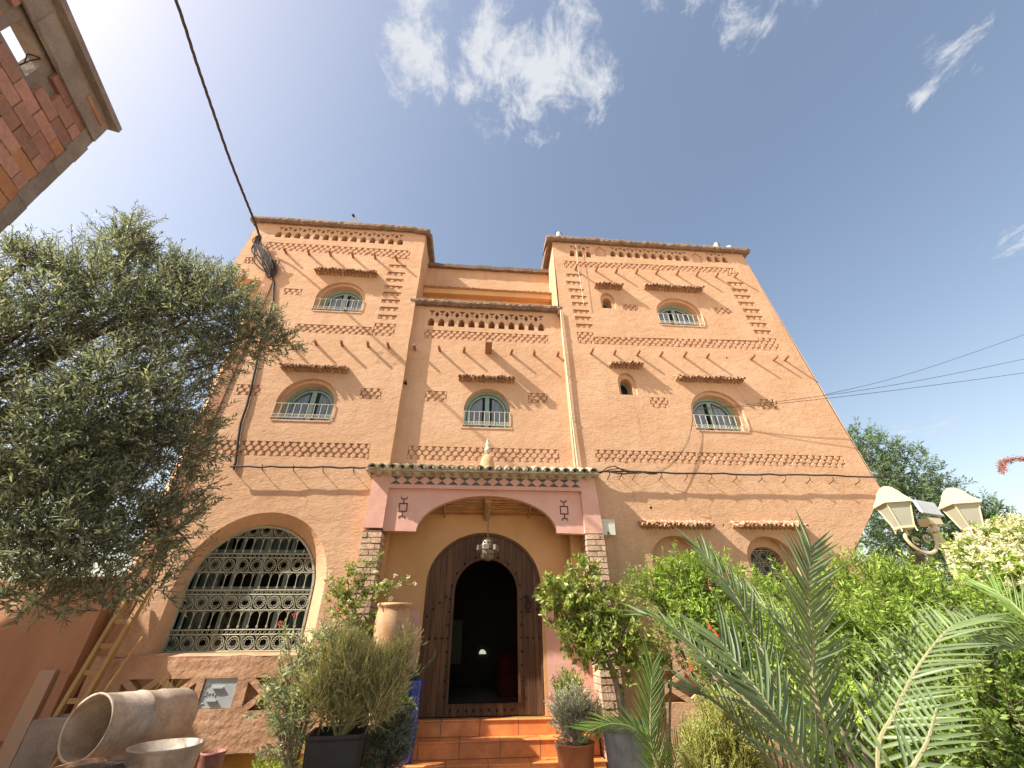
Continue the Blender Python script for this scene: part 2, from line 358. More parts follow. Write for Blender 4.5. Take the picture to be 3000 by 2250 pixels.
holes.append(band(-3.61, -3.3, 5.205, 5.355, K, 2, False)); holes.append(band(-4.52, -4.33, 5.93, 6.1, K, 2, False))
holes.append(band(-3.72, -3.37, 3.12, 3.31, K, 3, True)); holes.append(band(-1.88, -1.56, 3.13, 3.325, K, 3, True))
holes.append(band(-3.7, -1.58, 2.165, 2.385, K, 3, True))
W_L1 = (-3.03, -2.165, 4.87, 5.17, 5.587); W_L2 = (-3.09, -2.2, 2.73, 3.03, 3.468)
W_R1 = (3.29, 4.19, 4.95, 5.24, 5.652); W_R2 = (3.445, 4.35, 2.77, 3.1, 3.524); W_M = (-.272, .47, 2.755, 3.07, 3.464)
for w in (W_L1, W_L2): holes.append((arch(*w), .05, False))
BIG = (-3.52, -1.80, -.14, .55, 1.39); BIGI = (-3.50, -2.0, -.14, .52, 1.255)
holes.append((arch(*BIG, n=26), .22, False, arch(*BIGI, n=26)))
# the pierced parapet under the big window, with the metal hatch
LZ0, LZ1 = -.64, -.36
def cross_lattice(x0, x1, z0, z1, n):
    H = []; p = (x1-x0)/n; b = .032; zc_ = (z0+z1)/2; h = (z1-z0)/2
    for i in range(n):
        a = x0+i*p; c = a+p/2
        H.append(([(a+b*1.9, z1), (c, zc_+b*1.3), (a+p-b*1.9, z1)], .09, True)); H.append(([(a+b*1.9, z0), (a+p-b*1.9, z0), (c, zc_-b*1.3)], .09, True))
        if i: H.append(([(a, zc_-h+b), (a+p/2-b*1.3, zc_), (a, zc_+h-b), (a-p/2+b*1.3, zc_)], .09, True))
        H.append(([(c-.022, zc_), (c, zc_-.03), (c+.022, zc_), (c, zc_+.03)], .09, True))
    H.append(([(x0, zc_-h+b), (x0+p/2-b*1.3, zc_), (x0, zc_+h-b)], .09, True)); H.append(([(x1, zc_-h+b), (x1, zc_+h-b), (x1-p/2+b*1.3, zc_)], .09, True))
    return H
lowL = cross_lattice(-3.63, -2.88, LZ0, LZ1, 2) + cross_lattice(-2.36, -1.62, LZ0, LZ1, 2)
lowL.append((rect(-2.81, -2.47, -.62, -.362), .03, True))
outl = [(-3.98, -.2), (-3.0, -.2), (-1.25, -.2), (-1.275, 7.1), (-4.62, 7.1), (-4.66, 6.3), (-4.69, 5.6), (-4.0, 5.5)]
m_ = MB().wall(densify(outl, .4), holes, K)
m_.quad((-1.27, K, -.2), (-1.25, KM+.02, -.2), (-1.27, KM+.02, 7.1), (-1.275, K, 7.1))
wallL = m_.build('wall', 'plaster', house)
# roof volume and side walls behind the facade
def block(x0, x1, y0, y1, z1, m='plaster', name='wall', top=True, batter=0):
    b = MB(); x0b, x1b = x0-batter, x1+batter
    b.quad((x0b, y0, G0), (x0, y0, z1), (x0, y1, z1), (x0b, y1, G0)); b.quad((x1b, y0, G0), (x1b, y1, G0), (x1, y1, z1), (x1, y0, z1))
    b.quad((x0b, y1, G0), (x0, y1, z1), (x1, y1, z1), (x1b, y1, G0))
    if top: b.quad((x0, y0, z1), (x1, y0, z1), (x1, y1, z1), (x0, y1, z1))
    return b.build(name, m, house)
b = MB(); b.quad((-4.69, K, 5.6), (-4.66, K, 6.3), (-4.62, K, 7.1), (-4.62, 12, 7.1), (-4.68, 12, 5.6)); b.quad((-4.69, K, 5.6), (-4.0, K, 5.5), (-4.68, K+.8, 5.6)); b.quad((-3.98, K, G0), (-4.0, K, 5.5), (-4.68, K+.8, 5.6), (-4.68, K+.8, G0)); b.quad((-4.68, K+.8, G0), (-4.68, K+.8, 5.6), (-4.68, 12, 5.6), (-4.68, 12, G0))
b.quad((-4.62, K, 7.05), (-1.275, K, 7.05), (-1.275, 12, 7.05), (-4.62, 12, 7.05)); b.quad((-1.275, KM, 5.2), (-1.275, 12, 5.2), (-1.275, 12, 7.05), (-1.275, KM, 7.05))
b.quad((-4.68, 12, -1.3), (-4.62, 12, 7.1), (5.6, 12, 7.1), (6.2, 12, -1.3)); b.build('rear_wall', 'plaster', house)
# rough lower wall with its ledge, and the ochre plinth
b = MB().wall(densify([(-4.0, -.95), (-1.46, -.99), (-1.46, -.165), (-3.3, -.165), (-4.0, -.165)], .2, .012), lowL, K-.045)
b.quad((-4.0, K-.045, -.165), (-1.46, K-.045, -.165), (-1.46, K+.02, -.135), (-4.0, K+.02, -.135))
b.quad((-4.0, K-.045, -.95), (-1.46, K-.045, -.99), (-1.46, K+.06, -1.0), (-4.0, K+.06, -.97)); b.quad((-4.0, K-.045, -.95), (-4.0, K-.045, -.165), (-4.0, K+.04, -.165), (-4.0, K+.04, -.95))
b.quad((-1.46, K-.045, -.99), (-1.46, K-.045, -.165), (-1.46, K+.04, -.165), (-1.46, K+.04, -.99)); b.build('lower_wall', 'plaster_rough', house)
MB().wall([(-3.98, G0-.1), (-1.4, G0-.1), (-1.4, -.94), (-3.98, -.94)], [], K+.02).build('plinth', 'plinth_ochre', house)
b = MB(); b.box((-4.03, K-.025, -.15), (-3.85, K+.01, 5.7)); b.add([(-4.03, K-.025, 5.7), (-3.85, K-.025, 5.7), (-3.85, K, 5.88), (-4.0, K, 5.5)], [(0, 1, 2, 3)]); b.build('shade_strip', 'wall_shade', house)  # thin dark box, its colour stands in for a shaded strip at the corner

# ---- middle wall
holes = parapet(-1.05, 1.14, 4.745, 4.915, 5.11, 12)
holes.append(band(-1.05, 1.17, 4.455, 4.648, KM, 3, False)); holes.append(band(-.9, -.556, 3.19, 3.383, KM, 3, True)); holes.append(band(.765, 1.085, 3.227, 3.415, KM, 3, True))
holes.append(band(-1.055, 1.215, 2.208, 2.42, KM, 3, True)); holes.append((arch(*W_M), .17, False))
MB().wall(densify([(-1.28, 1.7), (1.45, 1.7), (1.42, 5.2), (-1.28, 5.2)], .4), holes, KM).build('wall', 'plaster', house)
# the storey set back behind the middle parapet
b = MB(); b.quad((-1.275, 6.3, 5.0), (1.42, 6.3, 5.0), (1.42, 6.3, 6.15), (-1.275, 6.3, 6.15)); b.quad((-1.275, KM, 5.15), (1.42, KM, 5.15), (1.42, 6.3, 5.15), (-1.275, 6.3, 5.15)); b.build('upper_wall', 'plaster_deep', house)
b = MB(); b.box((-1.272, 6.17, 6.0), (1.415, 6.298, 6.13)); b.build('lintel', 'plaster_deep', house)
b = MB(); b.quad((-1.275, 6.34, 6.1), (1.42, 6.34, 6.1), (1.42, 6.34, 6.9), (-1.275, 6.34, 6.9)); b.quad((-1.275, 6.34, 6.9), (1.42, 6.34, 6.9), (1.42, 9, 6.9), (-1.275, 9, 6.9)); b.build('attic_wall', 'plaster', house)

# ---- right tower
holes = parapet(1.69, 2.21, 6.69, 6.865, 7.02, 3) + parapet(2.57, 4.34, 6.76, 6.93, 7.045, 10) + parapet(4.70, 5.22, 6.79, 6.965, 7.075, 3)
for c in (2.39, 4.51): holes.append(([(c-.12, 6.74), (c+.12, 6.74), (c+.12, 6.94), (c, 7.05), (c-.12, 6.94)], .03, True))
holes.append(lband([(1.58, 6.325), (1.87, 6.325), (1.87, 6.38), (5.05, 6.475), (5.05, 6.395), (5.27, 6.4), (5.27, 6.635), (1.58, 6.54)], K, [(1.58, 1.87, 6.33, 6.54, K, 3), (1.87, 3.4, 6.395, 6.57, K, 3), (3.4, 5.05, 6.445, 6.61, K, 3), (5.05, 5.27, 6.41, 6.625, K, 3)]))
for i, z in enumerate((6.125, 5.915, 5.715, 5.535, 5.36, 5.17, 5.005, 4.825)):
    x0 = (1.6, 1.585, 1.615, 1.645, 1.652, 1.658, 1.675, 1.682)[i]; h = .046
    holes.append(slotrect(x0, x0+.31, z-h, z+h)); BR.append((x0, x0+.31, z-h, z+h, K, 1, False))
for i, z in enumerate((6.16, 5.97, 5.795, 5.61, 5.425, 5.245, 5.07, 4.89)):
    x0 = (4.985, 5.02, 5.022, 5.048, 5.086, 5.087, 5.11, 5.13)[i]; h = .051
    holes.append(slotrect(x0, x0+.355, z-h, z+h)); BR.append((x0, x0+.355, z-h, z+h, K, 1, False))
holes.append(band(2.645, 2.94, 5.257, 5.42, K, 3, False)); holes.append(band(4.48, 4.815, 5.295, 5.46, K, 3, False))
holes.append(lband([(1.677, 4.41), (5.515, 4.46), (5.52, 4.746), (5.145, 4.746), (5.14, 4.675), (1.985, 4.58), (1.985, 4.675), (1.677, 4.675)], K,
                   [(1.677, 1.985, 4.42, 4.675, K, 4), (1.985, 3.5, 4.435, 4.6, K, 3), (3.5, 5.14, 4.45, 4.64, K, 3), (5.14, 5.517, 4.465, 4.746, K, 4)]))
holes.append(band(2.777, 3.09, 3.164, 3.351, K, 3, True)); holes.append(band(4.68, 5.005, 3.197, 3.396, K, 3, True)); holes.append(band(1.742, 5.752, 2.2, 2.39, K, 3, True))
S_R1 = (2.22, 2.5, 5.29, 5.5, 5.69); S_R2 = (2.285, 2.593, 3.38, 3.62, 3.82)
for w in (W_R1, W_R2, S_R1, S_R2): holes.append((arch(*w), .05, False))
A1 = (2.335, 3.07, -.05, .82, 1.155); A2 = (3.67, 4.36, -.05, .85, 1.158)
holes.append((arch(*A1), .16, True)); holes.append((arch(*A2), .12, False))
def hole_round(x, z, r=.022): return ([(x+r*math.cos(a*math.pi/4), z+r*math.sin(a*math.pi/4)) for a in range(8)], .12, True)
holes += [hole_round(4.39, 4.235), hole_round(2.456, 1.528), hole_round(3.46, 1.30, .016)]
outr = [(1.55, G0-.1), (5.28, G0-.1), (5.28, 1.0), (5.42, 1.13), (6.08, 1.78), (6.14, 1.86), (6.1, 2.03), (5.86, 4.29), (5.6, 7.1), (1.375, 7.1), (1.41, 5), (1.44, 1.7), (1.55, 1.0)]
holes += cross_lattice(2.03, 3.0, -.65, -.355, 2)
m_ = MB().wall(densify(outr, .35), holes, K)
m_.quad((1.375, K, 5.1), (1.375, K, 7.1), (1.42, 6.9, 7.1), (1.42, 6.9, 5.1)); m_.quad((1.42, K, 1.7), (1.42, K, 5.2), (1.42, KM+.02, 5.2), (1.42, KM+.02, 1.7))
m_.add([(5.28, K, G0-.1), (5.28, K, 1.0), (6.14, K, 1.86), (6.14, K+1.05, 1.86), (6.14, K+1.05, G0-.1)], [(0, 4, 3, 1), (1, 3, 2)])
m_.quad((6.14, K, 1.86), (6.14, 12, 1.86), (5.6, 12, 7.1), (5.6, K, 7.1)); m_.quad((6.14, K+1.05, G0), (6.14, 12, G0), (6.14, 12, 1.86), (6.14, K+1.05, 1.86))
m_.quad((1.42, K+.01, 7.05), (5.6, K+.01, 7.05), (5.6, 12, 7.05), (1.42, 12, 7.05))
m_.build('wall', 'plaster', house)

# ---- copings: crumbly mud and reed capping
def coping(x0, x1, z, y, d=.1, h=.13, dep=.5, side=(0, 0)):
    b = MB(); n = int((x1-x0)/.06); V = []; rows = 7
    for i in range(n+1):
        x = x0+(x1-x0)*i/n; j = random.uniform(-.012, .012); k = random.uniform(-.015, .015)
        sag = 0
        if side[1] and i > n-6: sag = -.012*(i-n+6)
        for yy, zz in ((y+.06, z+.01), (y-d*.6+k, z-.015+j), (y-d+k, z+.02+j), (y-d+k*.5, z+h*.6+j), (y-d*.7, z+h+j), (y+.1, z+h*1.15+j), (y+dep, z+h)):
            V.append((x, yy, zz+sag))
    F = [(i*rows+r, (i+1)*rows+r, (i+1)*rows+r+1, i*rows+r+1) for i in range(n) for r in range(rows-1)]
    F += [tuple(range(rows))[::-1], tuple(n*rows+r for r in range(rows))]
    b.add(V, F); return b.build('coping', 'coping_mud', house)
coping(-4.74, -1.19, 7.1, K, side=(0, 1)); coping(1.24, 5.74, 7.1, K); coping(-1.36, 1.46, 5.2, KM, .12, .11, .4)
def side_coping(x, s, y0, y1, z):
    b = MB(); n = 14; V = []
    for i in range(n+1):
        y = y0+(y1-y0)*i/n; j = random.uniform(-.012, .012)
        V += [(x-s*.05, y, z+.01), (x+s*.10, y, z-.01+j), (x+s*.12, y, z+.09+j), (x-s*.05, y, z+.14+j)]
    b.add(V, [(i*4+r, i*4+r+1, (i+1)*4+r+1, (i+1)*4+r) for i in range(n) for r in range(3)]+[(0, 1, 2, 3), (n*4, n*4+3, n*4+2, n*4+1)]); b.build('coping', 'coping_mud', house)
side_coping(-1.275, 1, K+.05, 8.0, 7.08); side_coping(1.375, -1, K+.0, 8.0, 7.1); side_coping(5.62, 1, K, 12, 7.1)
b = MB(); n = 30; V = []
for i in range(n+1):
    x = -1.27+2.69*i/n; j = random.uniform(-.015, .015); V += [(x, 6.35, 6.9), (x, 6.26, 6.89+j), (x, 6.25, 6.97+j), (x, 6.4, 7.0+j)]
b.add(V, [(i*4+r, i*4+r+1, (i+1)*4+r+1, (i+1)*4+r) for i in range(n) for r in range(3)]); b.build('coping', 'coping_mud', house)

# ---- lattice bricks
def lozenge(w, h, d):
    def f(b):
        P2 = [(-w/2, 0), (-w*.2, -h/2), (w*.2, -h/2), (w/2, 0), (w*.2, h/2), (-w*.2, h/2)]
        b.add([(x*.72, -d, z*.72) for x, z in P2]+[(x, -d*.25, z) for x, z in P2]+[(x, 0, z) for x, z in P2],
              [tuple(range(6))[::-1]]+[(r*6+i, r*6+(i+1) % 6, r*6+6+(i+1) % 6, r*6+6+i) for r in range(2) for i in range(6)])
    return f
stuffb = MB()
for x0, x1, z0, z1, y, rows, part in BR:
    hp = (z1-z0)/rows; pitch = .108 if (x1-x0) > .6 else (x1-x0)/3
    n = max(1, round((x1-x0)/pitch)); pitch = (x1-x0)/n
    for r in range(rows):
        off = (r % 2)*.5
        for i in range(n+1 if not off else n):
            cx_ = x0+pitch*(i+off); cz_ = z0+hp*(r+.5)
            w = pitch*.9
            if cx_-w*.5 < x0: cx_ += w*.2; w *= .55
            if cx_+w*.5 > x1: cx_ -= w*.2; w *= .55
            sx = w/.106; sz = hp*1.3/.088
            if rows == 1: sz = hp*.8/.088; cz_ -= hp*.08
            ja = random.uniform(-.12, .12); dz = random.uniform(-.004, .004); dy = random.uniform(.7, 1.05)
            if part: piece('brick', 'loz', lozenge(.106, .088, .032), 'lattice_clay', (cx_, y+.027, cz_+dz), house, rot=(0, ja, 0), scale=(sx, dy, sz))
            else:
                t_ = MB(); lozenge(.106*sx, .088*sz, .032*dy)(t_); stuffb.add([(a+cx_, c+y+(.037 if rows == 1 else .029), d+cz_+dz) for a, c, d in t_.v], t_.f)
stuffb.build('lattice_bricks', 'lattice_clay', house, kind='stuff')

# ---- projecting peg ends
def peg(b): b.tube([(0, .02, -.0), (.0, -.08, .002), (.002, -.125, .006)], [.025, .024, .021], 8)
for y, L in ((K, [(x, 6.262) for x in (-3.834, -3.411, -3.003, -2.586, -2.163)] + [(-1.744, 6.25), (-3.195, 4.13), (-2.76, 4.125), (-2.345, 4.13), (-1.92, 4.135), (-1.58, 4.13), (-3.62, 4.13)]),
             (K, [(1.8, 6.29), (2.215, 6.29), (2.628, 6.275), (3.06, 6.29), (3.48, 6.31), (3.925, 6.32), (4.345, 6.33), (4.775, 6.33), (5.185, 6.36)]),
             (K, [(x, 4.195+.005*i) for i, x in enumerate((1.88, 2.3, 2.715, 3.14, 3.575, 4.0))] + [(4.835, 4.225), (5.27, 4.235), (5.49, 4.24)]),
             (KM, [(x, 4.19) for x in (-1.165, -.745, -.335, .485, .895, 1.31)])):
    for x, z in L: piece('beam_end', 'peg', peg, 'wood_peg', (x, y, z), house, rot=(random.uniform(-.06, .06), 0, random.uniform(-.15, .15)), scale=(1, random.uniform(.9, 1.12), 1))
b = MB(); b.box((.045, KM-.33, 4.17), (.135, KM+.02, 4.18)); b.box((.035, KM-.33, 4.17), (.048, KM+.02, 4.29)); b.box((.132, KM-.33, 4.17), (.145, KM+.02, 4.29)); b.box((.04, KM-.1, 4.28), (.14, KM+.02, 4.295)); b.build('water_spout', 'wood_peg', house)

# ---- canopies of clay tubes
def tube_tile(b):
    n = 6; V = []
    for y, z, r in ((.02, .03, .026), (-.15, -.045, .030)):
        for i in range(n+1):
            a = math.pi*i/n; V.append((r*math.cos(a), y, z+r*math.sin(a)))
        for i in range(n+1):
            a = math.pi*(n-i)/n; V.append(((r-.009)*math.cos(a), y, z+(r-.009)*math.sin(a)))
    m = 2*n+2
    b.add(V, [(i, (i+1) % m, (i+1) % m+m, i+m) for i in range(m)]+[(m+i, m+i+1, 2*m-2-i, 2*m-1-i) for i in range(n)])
def canopy(x0, x1, z, y, mm='clay_tube', dz=0):
    b = MB(); b.add([(x0+.01, y+.02, z+.07), (x1-.01, y+.02, z+.07), (x1-.01, y-.09, z+.02), (x0+.01, y-.09, z+.02), (x0+.01, y+.02, z-.0), (x1-.01, y+.02, z-.0), (x1-.01, y-.09, z-.005), (x0+.01, y-.09, z-.005)],
                     [(3, 2, 1, 0), (4, 5, 6, 7), (3, 7, 6, 2), (0, 4, 7, 3), (2, 6, 5, 1)])
    c = b.build('canopy', 'wood_peg' if mm == 'clay_tube' else mm, house)
    n = round((x1-x0)/.062)
    for i in range(n):
        x = x0+(x1-x0)*(i+.5)/n
        piece('tile', 'tube', tube_tile, mm, (x, y, z+.045+random.uniform(-.006, .01)+dz), c, rot=(random.uniform(-.1, .1), random.uniform(-.2, .2), random.uniform(-.06, .06)), scale=(1.0, random.uniform(.85, 1.1), random.uniform(1.1, 1.4)))
        piece('under_tile', 'utube', tube_tile, mm, (x+.03*(i < n-1), y+.01, z+.012+random.uniform(-.006, .006)+dz), c, rot=(random.uniform(-.05, .05), math.pi, random.uniform(-.06, .06)), scale=(.95, random.uniform(.85, 1.05), .9))
mat('tile_pale', (.50, .30, .19), .9, (.34, .18, .10), 14, 1, bump=.2, bscale=40, fine=.2, fscale=50)
canopy(-3.17, -2.03, 5.76, K); canopy(-3.17, -2.14, 3.6, K); canopy(-.395, .545, 3.60, KM)
canopy(2.12, 2.69, 5.80, K); canopy(3.135, 4.335, 5.84, K); canopy(2.17, 2.755, 3.92, K); canopy(3.38, 4.5, 3.70, K); canopy(3.29, 3.35, 3.705, K)
canopy(2.23, 3.27, 1.26, K, 'tile_pale'); canopy(3.66, 4.61, 1.27, K, 'tile_pale'); canopy(3.575, 3.62, 1.27, K, 'tile_pale')
c_ = MB().box((-1.27, 6.14, 6.135), (1.415, 6.3, 6.15)).build('canopy', 'plaster_deep', house)
for i in range(44): piece('tile', 'tube', tube_tile, 'clay_tube', (-1.24+i*.0613, 6.27, 6.17), c_, rot=(random.uniform(-.05, .05), 0, 0))

# ---- arched windows
def ring(b, o, i, y0, y1):
    n = len(o); b.add([(x, y0, z) for x, z in o]+[(x, y0, z) for x, z in i]+[(x, y1, z) for x, z in i]+[(x, y1, z) for x, z in o],
                      [(k, (k+1) % n, n+(k+1) % n, n+k) for k in range(n)]+[(n+k, n+(k+1) % n, 2*n+(k+1) % n, 2*n+k) for k in range(n)]+[(3*n+k, 3*n+(k+1) % n, (k+1) % n, k) for k in range(n)])
def inset(w, d, db=0): x0, x1, zb, zs, zt = w; return (x0+d, x1-d, zb+db, zs, zt-d)
def window(w, y, two=True, rail=True, tone='teal_frame'):
    if two:
        i1 = inset(w, .055); b = MB(); o = arch(*w); i = arch(*i1); n = len(o)
        ring(b, o, i, y+.05, y+.051); b.f = b.f[:n]
        b.add([(x, y+.05, z) for x, z in i]+[(x, y+.23, z) for x, z in i], [(k, (k+1) % n, (k+1) % n+n, k+n) for k in range(n)]); b.build('window_reveal', 'plaster', house); yy = y+.19; w = i1
    else: yy = y+.13
    fr = MB(); o = inset(w, -.004); i = inset(w, .045, .03); ring(fr, arch(*o), arch(*i), yy-.02, yy+.05)
    i2 = inset(w, .055, .04); i3 = inset(w, .088, .07); ring(fr, arch(*i2), arch(*i3), yy, yy+.03); xc = (w[0]+w[1])/2
    fr.box((xc-.035, yy-.006, w[2]+.03), (xc+.035, yy+.03, w[4]-.07))
    win = fr.build('window', tone, house)
    for s in (-1, 1):
        p = [(x, z) for x, z in arch(*i3) if (x-xc)*s > .035]; zt_ = i3[4]; 
        p = [(xc+s*.035, i3[2])]+([(q) for q in p] if s > 0 else [(q) for q in p]); 
        pts = sorted(set(p), key=lambda q: math.atan2(q[1]-(i3[2]+.1), (q[0]-xc-s*.12)))
        pts.append((xc+s*.035, zt_-.004)); c0 = (sum(q[0] for q in pts)/len(pts), sum(q[1] for q in pts)/len(pts)); pts = sorted(pts, key=lambda q: math.atan2(q[1]-c0[1], q[0]-c0[0]))
        MB().add([(x, yy+.015, z) for x, z in pts], [tuple(range(len(pts)))]).build('pane', 'window_glass', win)
        # gathered curtain hanging behind the glass
        V = []; n = 26; xa = xc+s*.05; xb = i3[0] if s < 0 else i3[1]
        for k in range(n+1):
            t = k/n; x = xa+(xb-xa)*(.12+.88*t); dx = abs((x-xc)/((i3[1]-i3[0])/2)); zt2 = i3[3]+(i3[4]-i3[3])*math.sqrt(max(0, 1-dx*dx))
            yk = yy+.04+.012*math.sin(k*1.9)+random.uniform(-.003, .003); V += [(x, yk, i3[2]), (x, yk, zt2-.005)]
        MB().add(V, [(2*k, 2*k+2, 2*k+3, 2*k+1) for k in range(n)]).build('curtain', 'curtain', win)
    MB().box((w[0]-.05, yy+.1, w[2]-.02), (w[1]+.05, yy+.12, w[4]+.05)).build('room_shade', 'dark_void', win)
    if rail:
        r = MB(); x0, x1 = w[0]-(.045 if two else -.012), w[1]+(.045 if two else -.012); y_ = y-.012; zb = w[2]+.035; zt = w[2]+.27
        for z in (zb, zb+.055, zt): r.tube([(x0, y_, z), (x1, y_, z)], .0045, 5)
        n = 9
        for k in range(n+1): x = x0+(x1-x0)*k/n; r.tube([(x, y_, zb), (x, y_, zt)], .0045, 5)
        for k in range(n*2):
            x = x0+(x1-x0)*(k+.5)/(n*2); r.tube([(x+.017*math.cos(a*math.pi/4), y_, zb+.027+.017*math.sin(a*math.pi/4)) for a in range(8)], .003, 4, closed=True)
        r.build('railing', 'white_rail', win)
    MB().box((w[0]-.03, y-.01, w[2]-.022), (w[1]+.03, y+.2, w[2]+.002)).build('sill', 'plaster', win)
g_ = bpy.data.materials.new('window_glass'); g_.use_nodes = True; MATS['window_glass'] = g_; t = g_.node_tree; t.nodes.clear()
gl = N(t, 'ShaderNodeBsdfGlossy', i1=.04); tr = N(t, 'ShaderNodeBsdfTransparent'); tr.inputs[0].default_value = (.75, .8, .8, 1)
lw = N(t, 'ShaderNodeLayerWeight'); lw.inputs[0].default_value = .25; ms = N(t, 'ShaderNodeMixShader'); ou = N(t, 'ShaderNodeOutputMaterial')
t.links.new(lw.outputs['Fresnel'], ms.inputs[0]); t.links.new(tr.outputs[0], ms.inputs[1]); t.links.new(gl.outputs[0], ms.inputs[2]); t.links.new(ms.outputs[0], ou.inputs[0])
window(W_L1, K); window(W_L2, K); window(W_R1, K); window(W_R2, K); window(W_M, KM, two=False)
for w in (S_R1, S_R2):
    i = (w[0]+.05, w[1]-.05, w[2], w[3]-.03, w[4]-.09); b = MB(); o_, i_ = arch(*w), arch(*i); n = len(o_); ring(b, o_, i_, K+.05, K+.051); b.f = b.f[:n]
    b.add([(x, K+.05, z) for x, z in i_]+[(x, K+.25, z) for x, z in i_], [(k, (k+1) % n, (k+1) % n+n, k+n) for k in range(n)]); wi = b.build('small_window', 'plaster', house)
    MB().add([(x, K+.245, z) for x, z in i_], [tuple(range(n))]).build('pane', 'glass_dark', wi)
    j_ = inset(i, .012); b = MB(); ring(b, arch(*inset(i, -.002)), arch(*inset(i, .02, .02)), K+.22, K+.245); b.build('frame', 'teal_frame', wi)

# ---- wrought iron grille builder
def grille(x0, x1, z0, z1, y, inside_fn, name, parent, rows, px=.107):
    b = MB(); r = .0055
    def seg(p, rr=r, closed=False):
        p = [(q[0], y, q[1]) for q in p]
        if all(inside_fn(q[0], q[2]) for q in p): b.tube(p, rr*.75, 4, closed=closed)
        else:
            run = []
            for q in p+([p[0]] if closed else []):
                if inside_fn(q[0], q[2]): run.append(q)
                else:
                    if len(run) > 1: b.tube(run, rr*.75, 4)
                    run = []
            if len(run) > 1: b.tube(run, rr*.75, 4)
    def hline(z): seg([(x0+(x1-x0)*i/60, z) for i in range(61)], .007)
    def circ(cx_, cz_, ra, n=10, rr=.004): seg([(cx_+ra*math.cos(2*math.pi*i/n), cz_+ra*math.sin(2*math.pi*i/n)) for i in range(n)], rr, True)
    z = z0; hline(z0+.004)
    for kind, h in rows:
        if kind == 'rose':
            n = round((x1-x0)/(h*1.02)); w = (x1-x0)/n
            for i in range(n):
                cx_ = x0+w*(i+.5); cz_ = z+h/2; circ(cx_, cz_, h*.40, 16, .005)
                for k in range(8): a = math.pi*(k+.5)/4; circ(cx_+h*.30*math.cos(a), cz_+h*.30*math.sin(a), h*.085, 7, .0035)
                xe = cx_+w/2
                for s in (-1, 1):
                    seg([(xe, z+h/2+s*h*.05), (xe+w*.02, z+h/2+s*h*.28), (xe-w*.16, z+h/2+s*h*.44)], .004); seg([(xe, z+h/2+s*h*.28), (xe+w*.16, z+h/2+s*h*.44)], .004)
                seg([(xe, z), (xe, z+h)], .0045)
        elif kind == 'bars':
            n = round((x1-x0)/px); w = (x1-x0)/n
            for i in range(n+1): x = x0+w*i; seg([(x, z), (x, z+h*.3), (x, z+h*.6), (x, z+h)], .006); circ(x, z+h*.16, .011, 6, .006)
            for i in range(n): c = x0+w*(i+.5); seg([(c+w*.46*math.cos(a*math.pi/8), z+h-w*.55+w*.5*math.sin(a*math.pi/8)) for a in range(9)], .004)
        else:
            n = round((x1-x0)/(px*.5)); w = (x1-x0)/n
            for i in range(n): circ(x0+w*(i+.5), z+h/2, w*.4, 8, .004)
        z += h; hline(z)
        if z > z1: break
    return b.build(name, 'grille_iron', parent)
bi = arch(*BIGI, n=26)
fr = MB(); ring(fr, arch(*inset(BIGI, -.005), n=26), arch(*inset(BIGI, .02, .02), n=26), K+.19, K+.22); bigw = fr.build('large_window', 'grille_iron', house)
RH = .165; BH = .20; SH = .05
grille(-3.50, -2.0, -.13, 1.26, K+.19, lambda x, z: inside(x, z, bi), 'grille', bigw, [('rose', RH), ('scroll', SH), ('bars', BH), ('rose', RH), ('scroll', SH), ('bars', BH), ('rose', RH), ('scroll', SH), ('bars', BH), ('rose', RH)])
# sashes behind the grille
fr = MB(); yb = K+.34
for x in (-3.5, -3.06, -2.75, -2.42, -2.02): fr.box((x-.022, yb, -.13), (x+.022, yb+.04, 1.25))
for z in (-.1, .42, .52, .96): fr.box((-3.5, yb-.003, z-.03), (-2.0, yb+.038, z+.03))
fr.build('sash', 'sash_green', bigw); MB().quad((-3.6, yb+.02, -.2), (-1.9, yb+.02, -.2), (-1.9, yb+.02, 1.35), (-3.6, yb+.02, 1.35)).build('pane', 'window_glass', bigw)
b = MB()
for x0, x1, z0 in ((-3.5, -3.25, -.1), (-2.28, -2.02, -.1), (-3.0, -2.5, .98)):
    V = []; n = 24
    for k in range(n+1): x = x0+(x1-x0)*k/n; V += [(x, yb+.1+.015*math.sin(k*1.7), z0), (x, yb+.1+.015*math.sin(k*1.7), 1.25)]
    b.add(V, [(2*k, 2*k+2, 2*k+3, 2*k+1) for k in range(n)])
b.build('curtain', 'window_drape', bigw)
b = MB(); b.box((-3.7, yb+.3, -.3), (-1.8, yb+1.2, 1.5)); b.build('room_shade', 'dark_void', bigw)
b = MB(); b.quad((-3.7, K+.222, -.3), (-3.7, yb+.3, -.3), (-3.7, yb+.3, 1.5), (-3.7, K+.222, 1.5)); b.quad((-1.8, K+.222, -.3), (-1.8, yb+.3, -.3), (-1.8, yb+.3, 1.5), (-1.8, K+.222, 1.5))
b.quad((-3.7, K+.222, 1.5), (-1.8, K+.222, 1.5), (-1.8, yb+.3, 1.5), (-3.7, yb+.3, 1.5)); b.quad((-3.7, K+.222, -.16), (-1.8, K+.222, -.16), (-1.8, yb+.3, -.16), (-3.7, yb+.3, -.16)); b.build('room_side', 'dark_void', bigw)
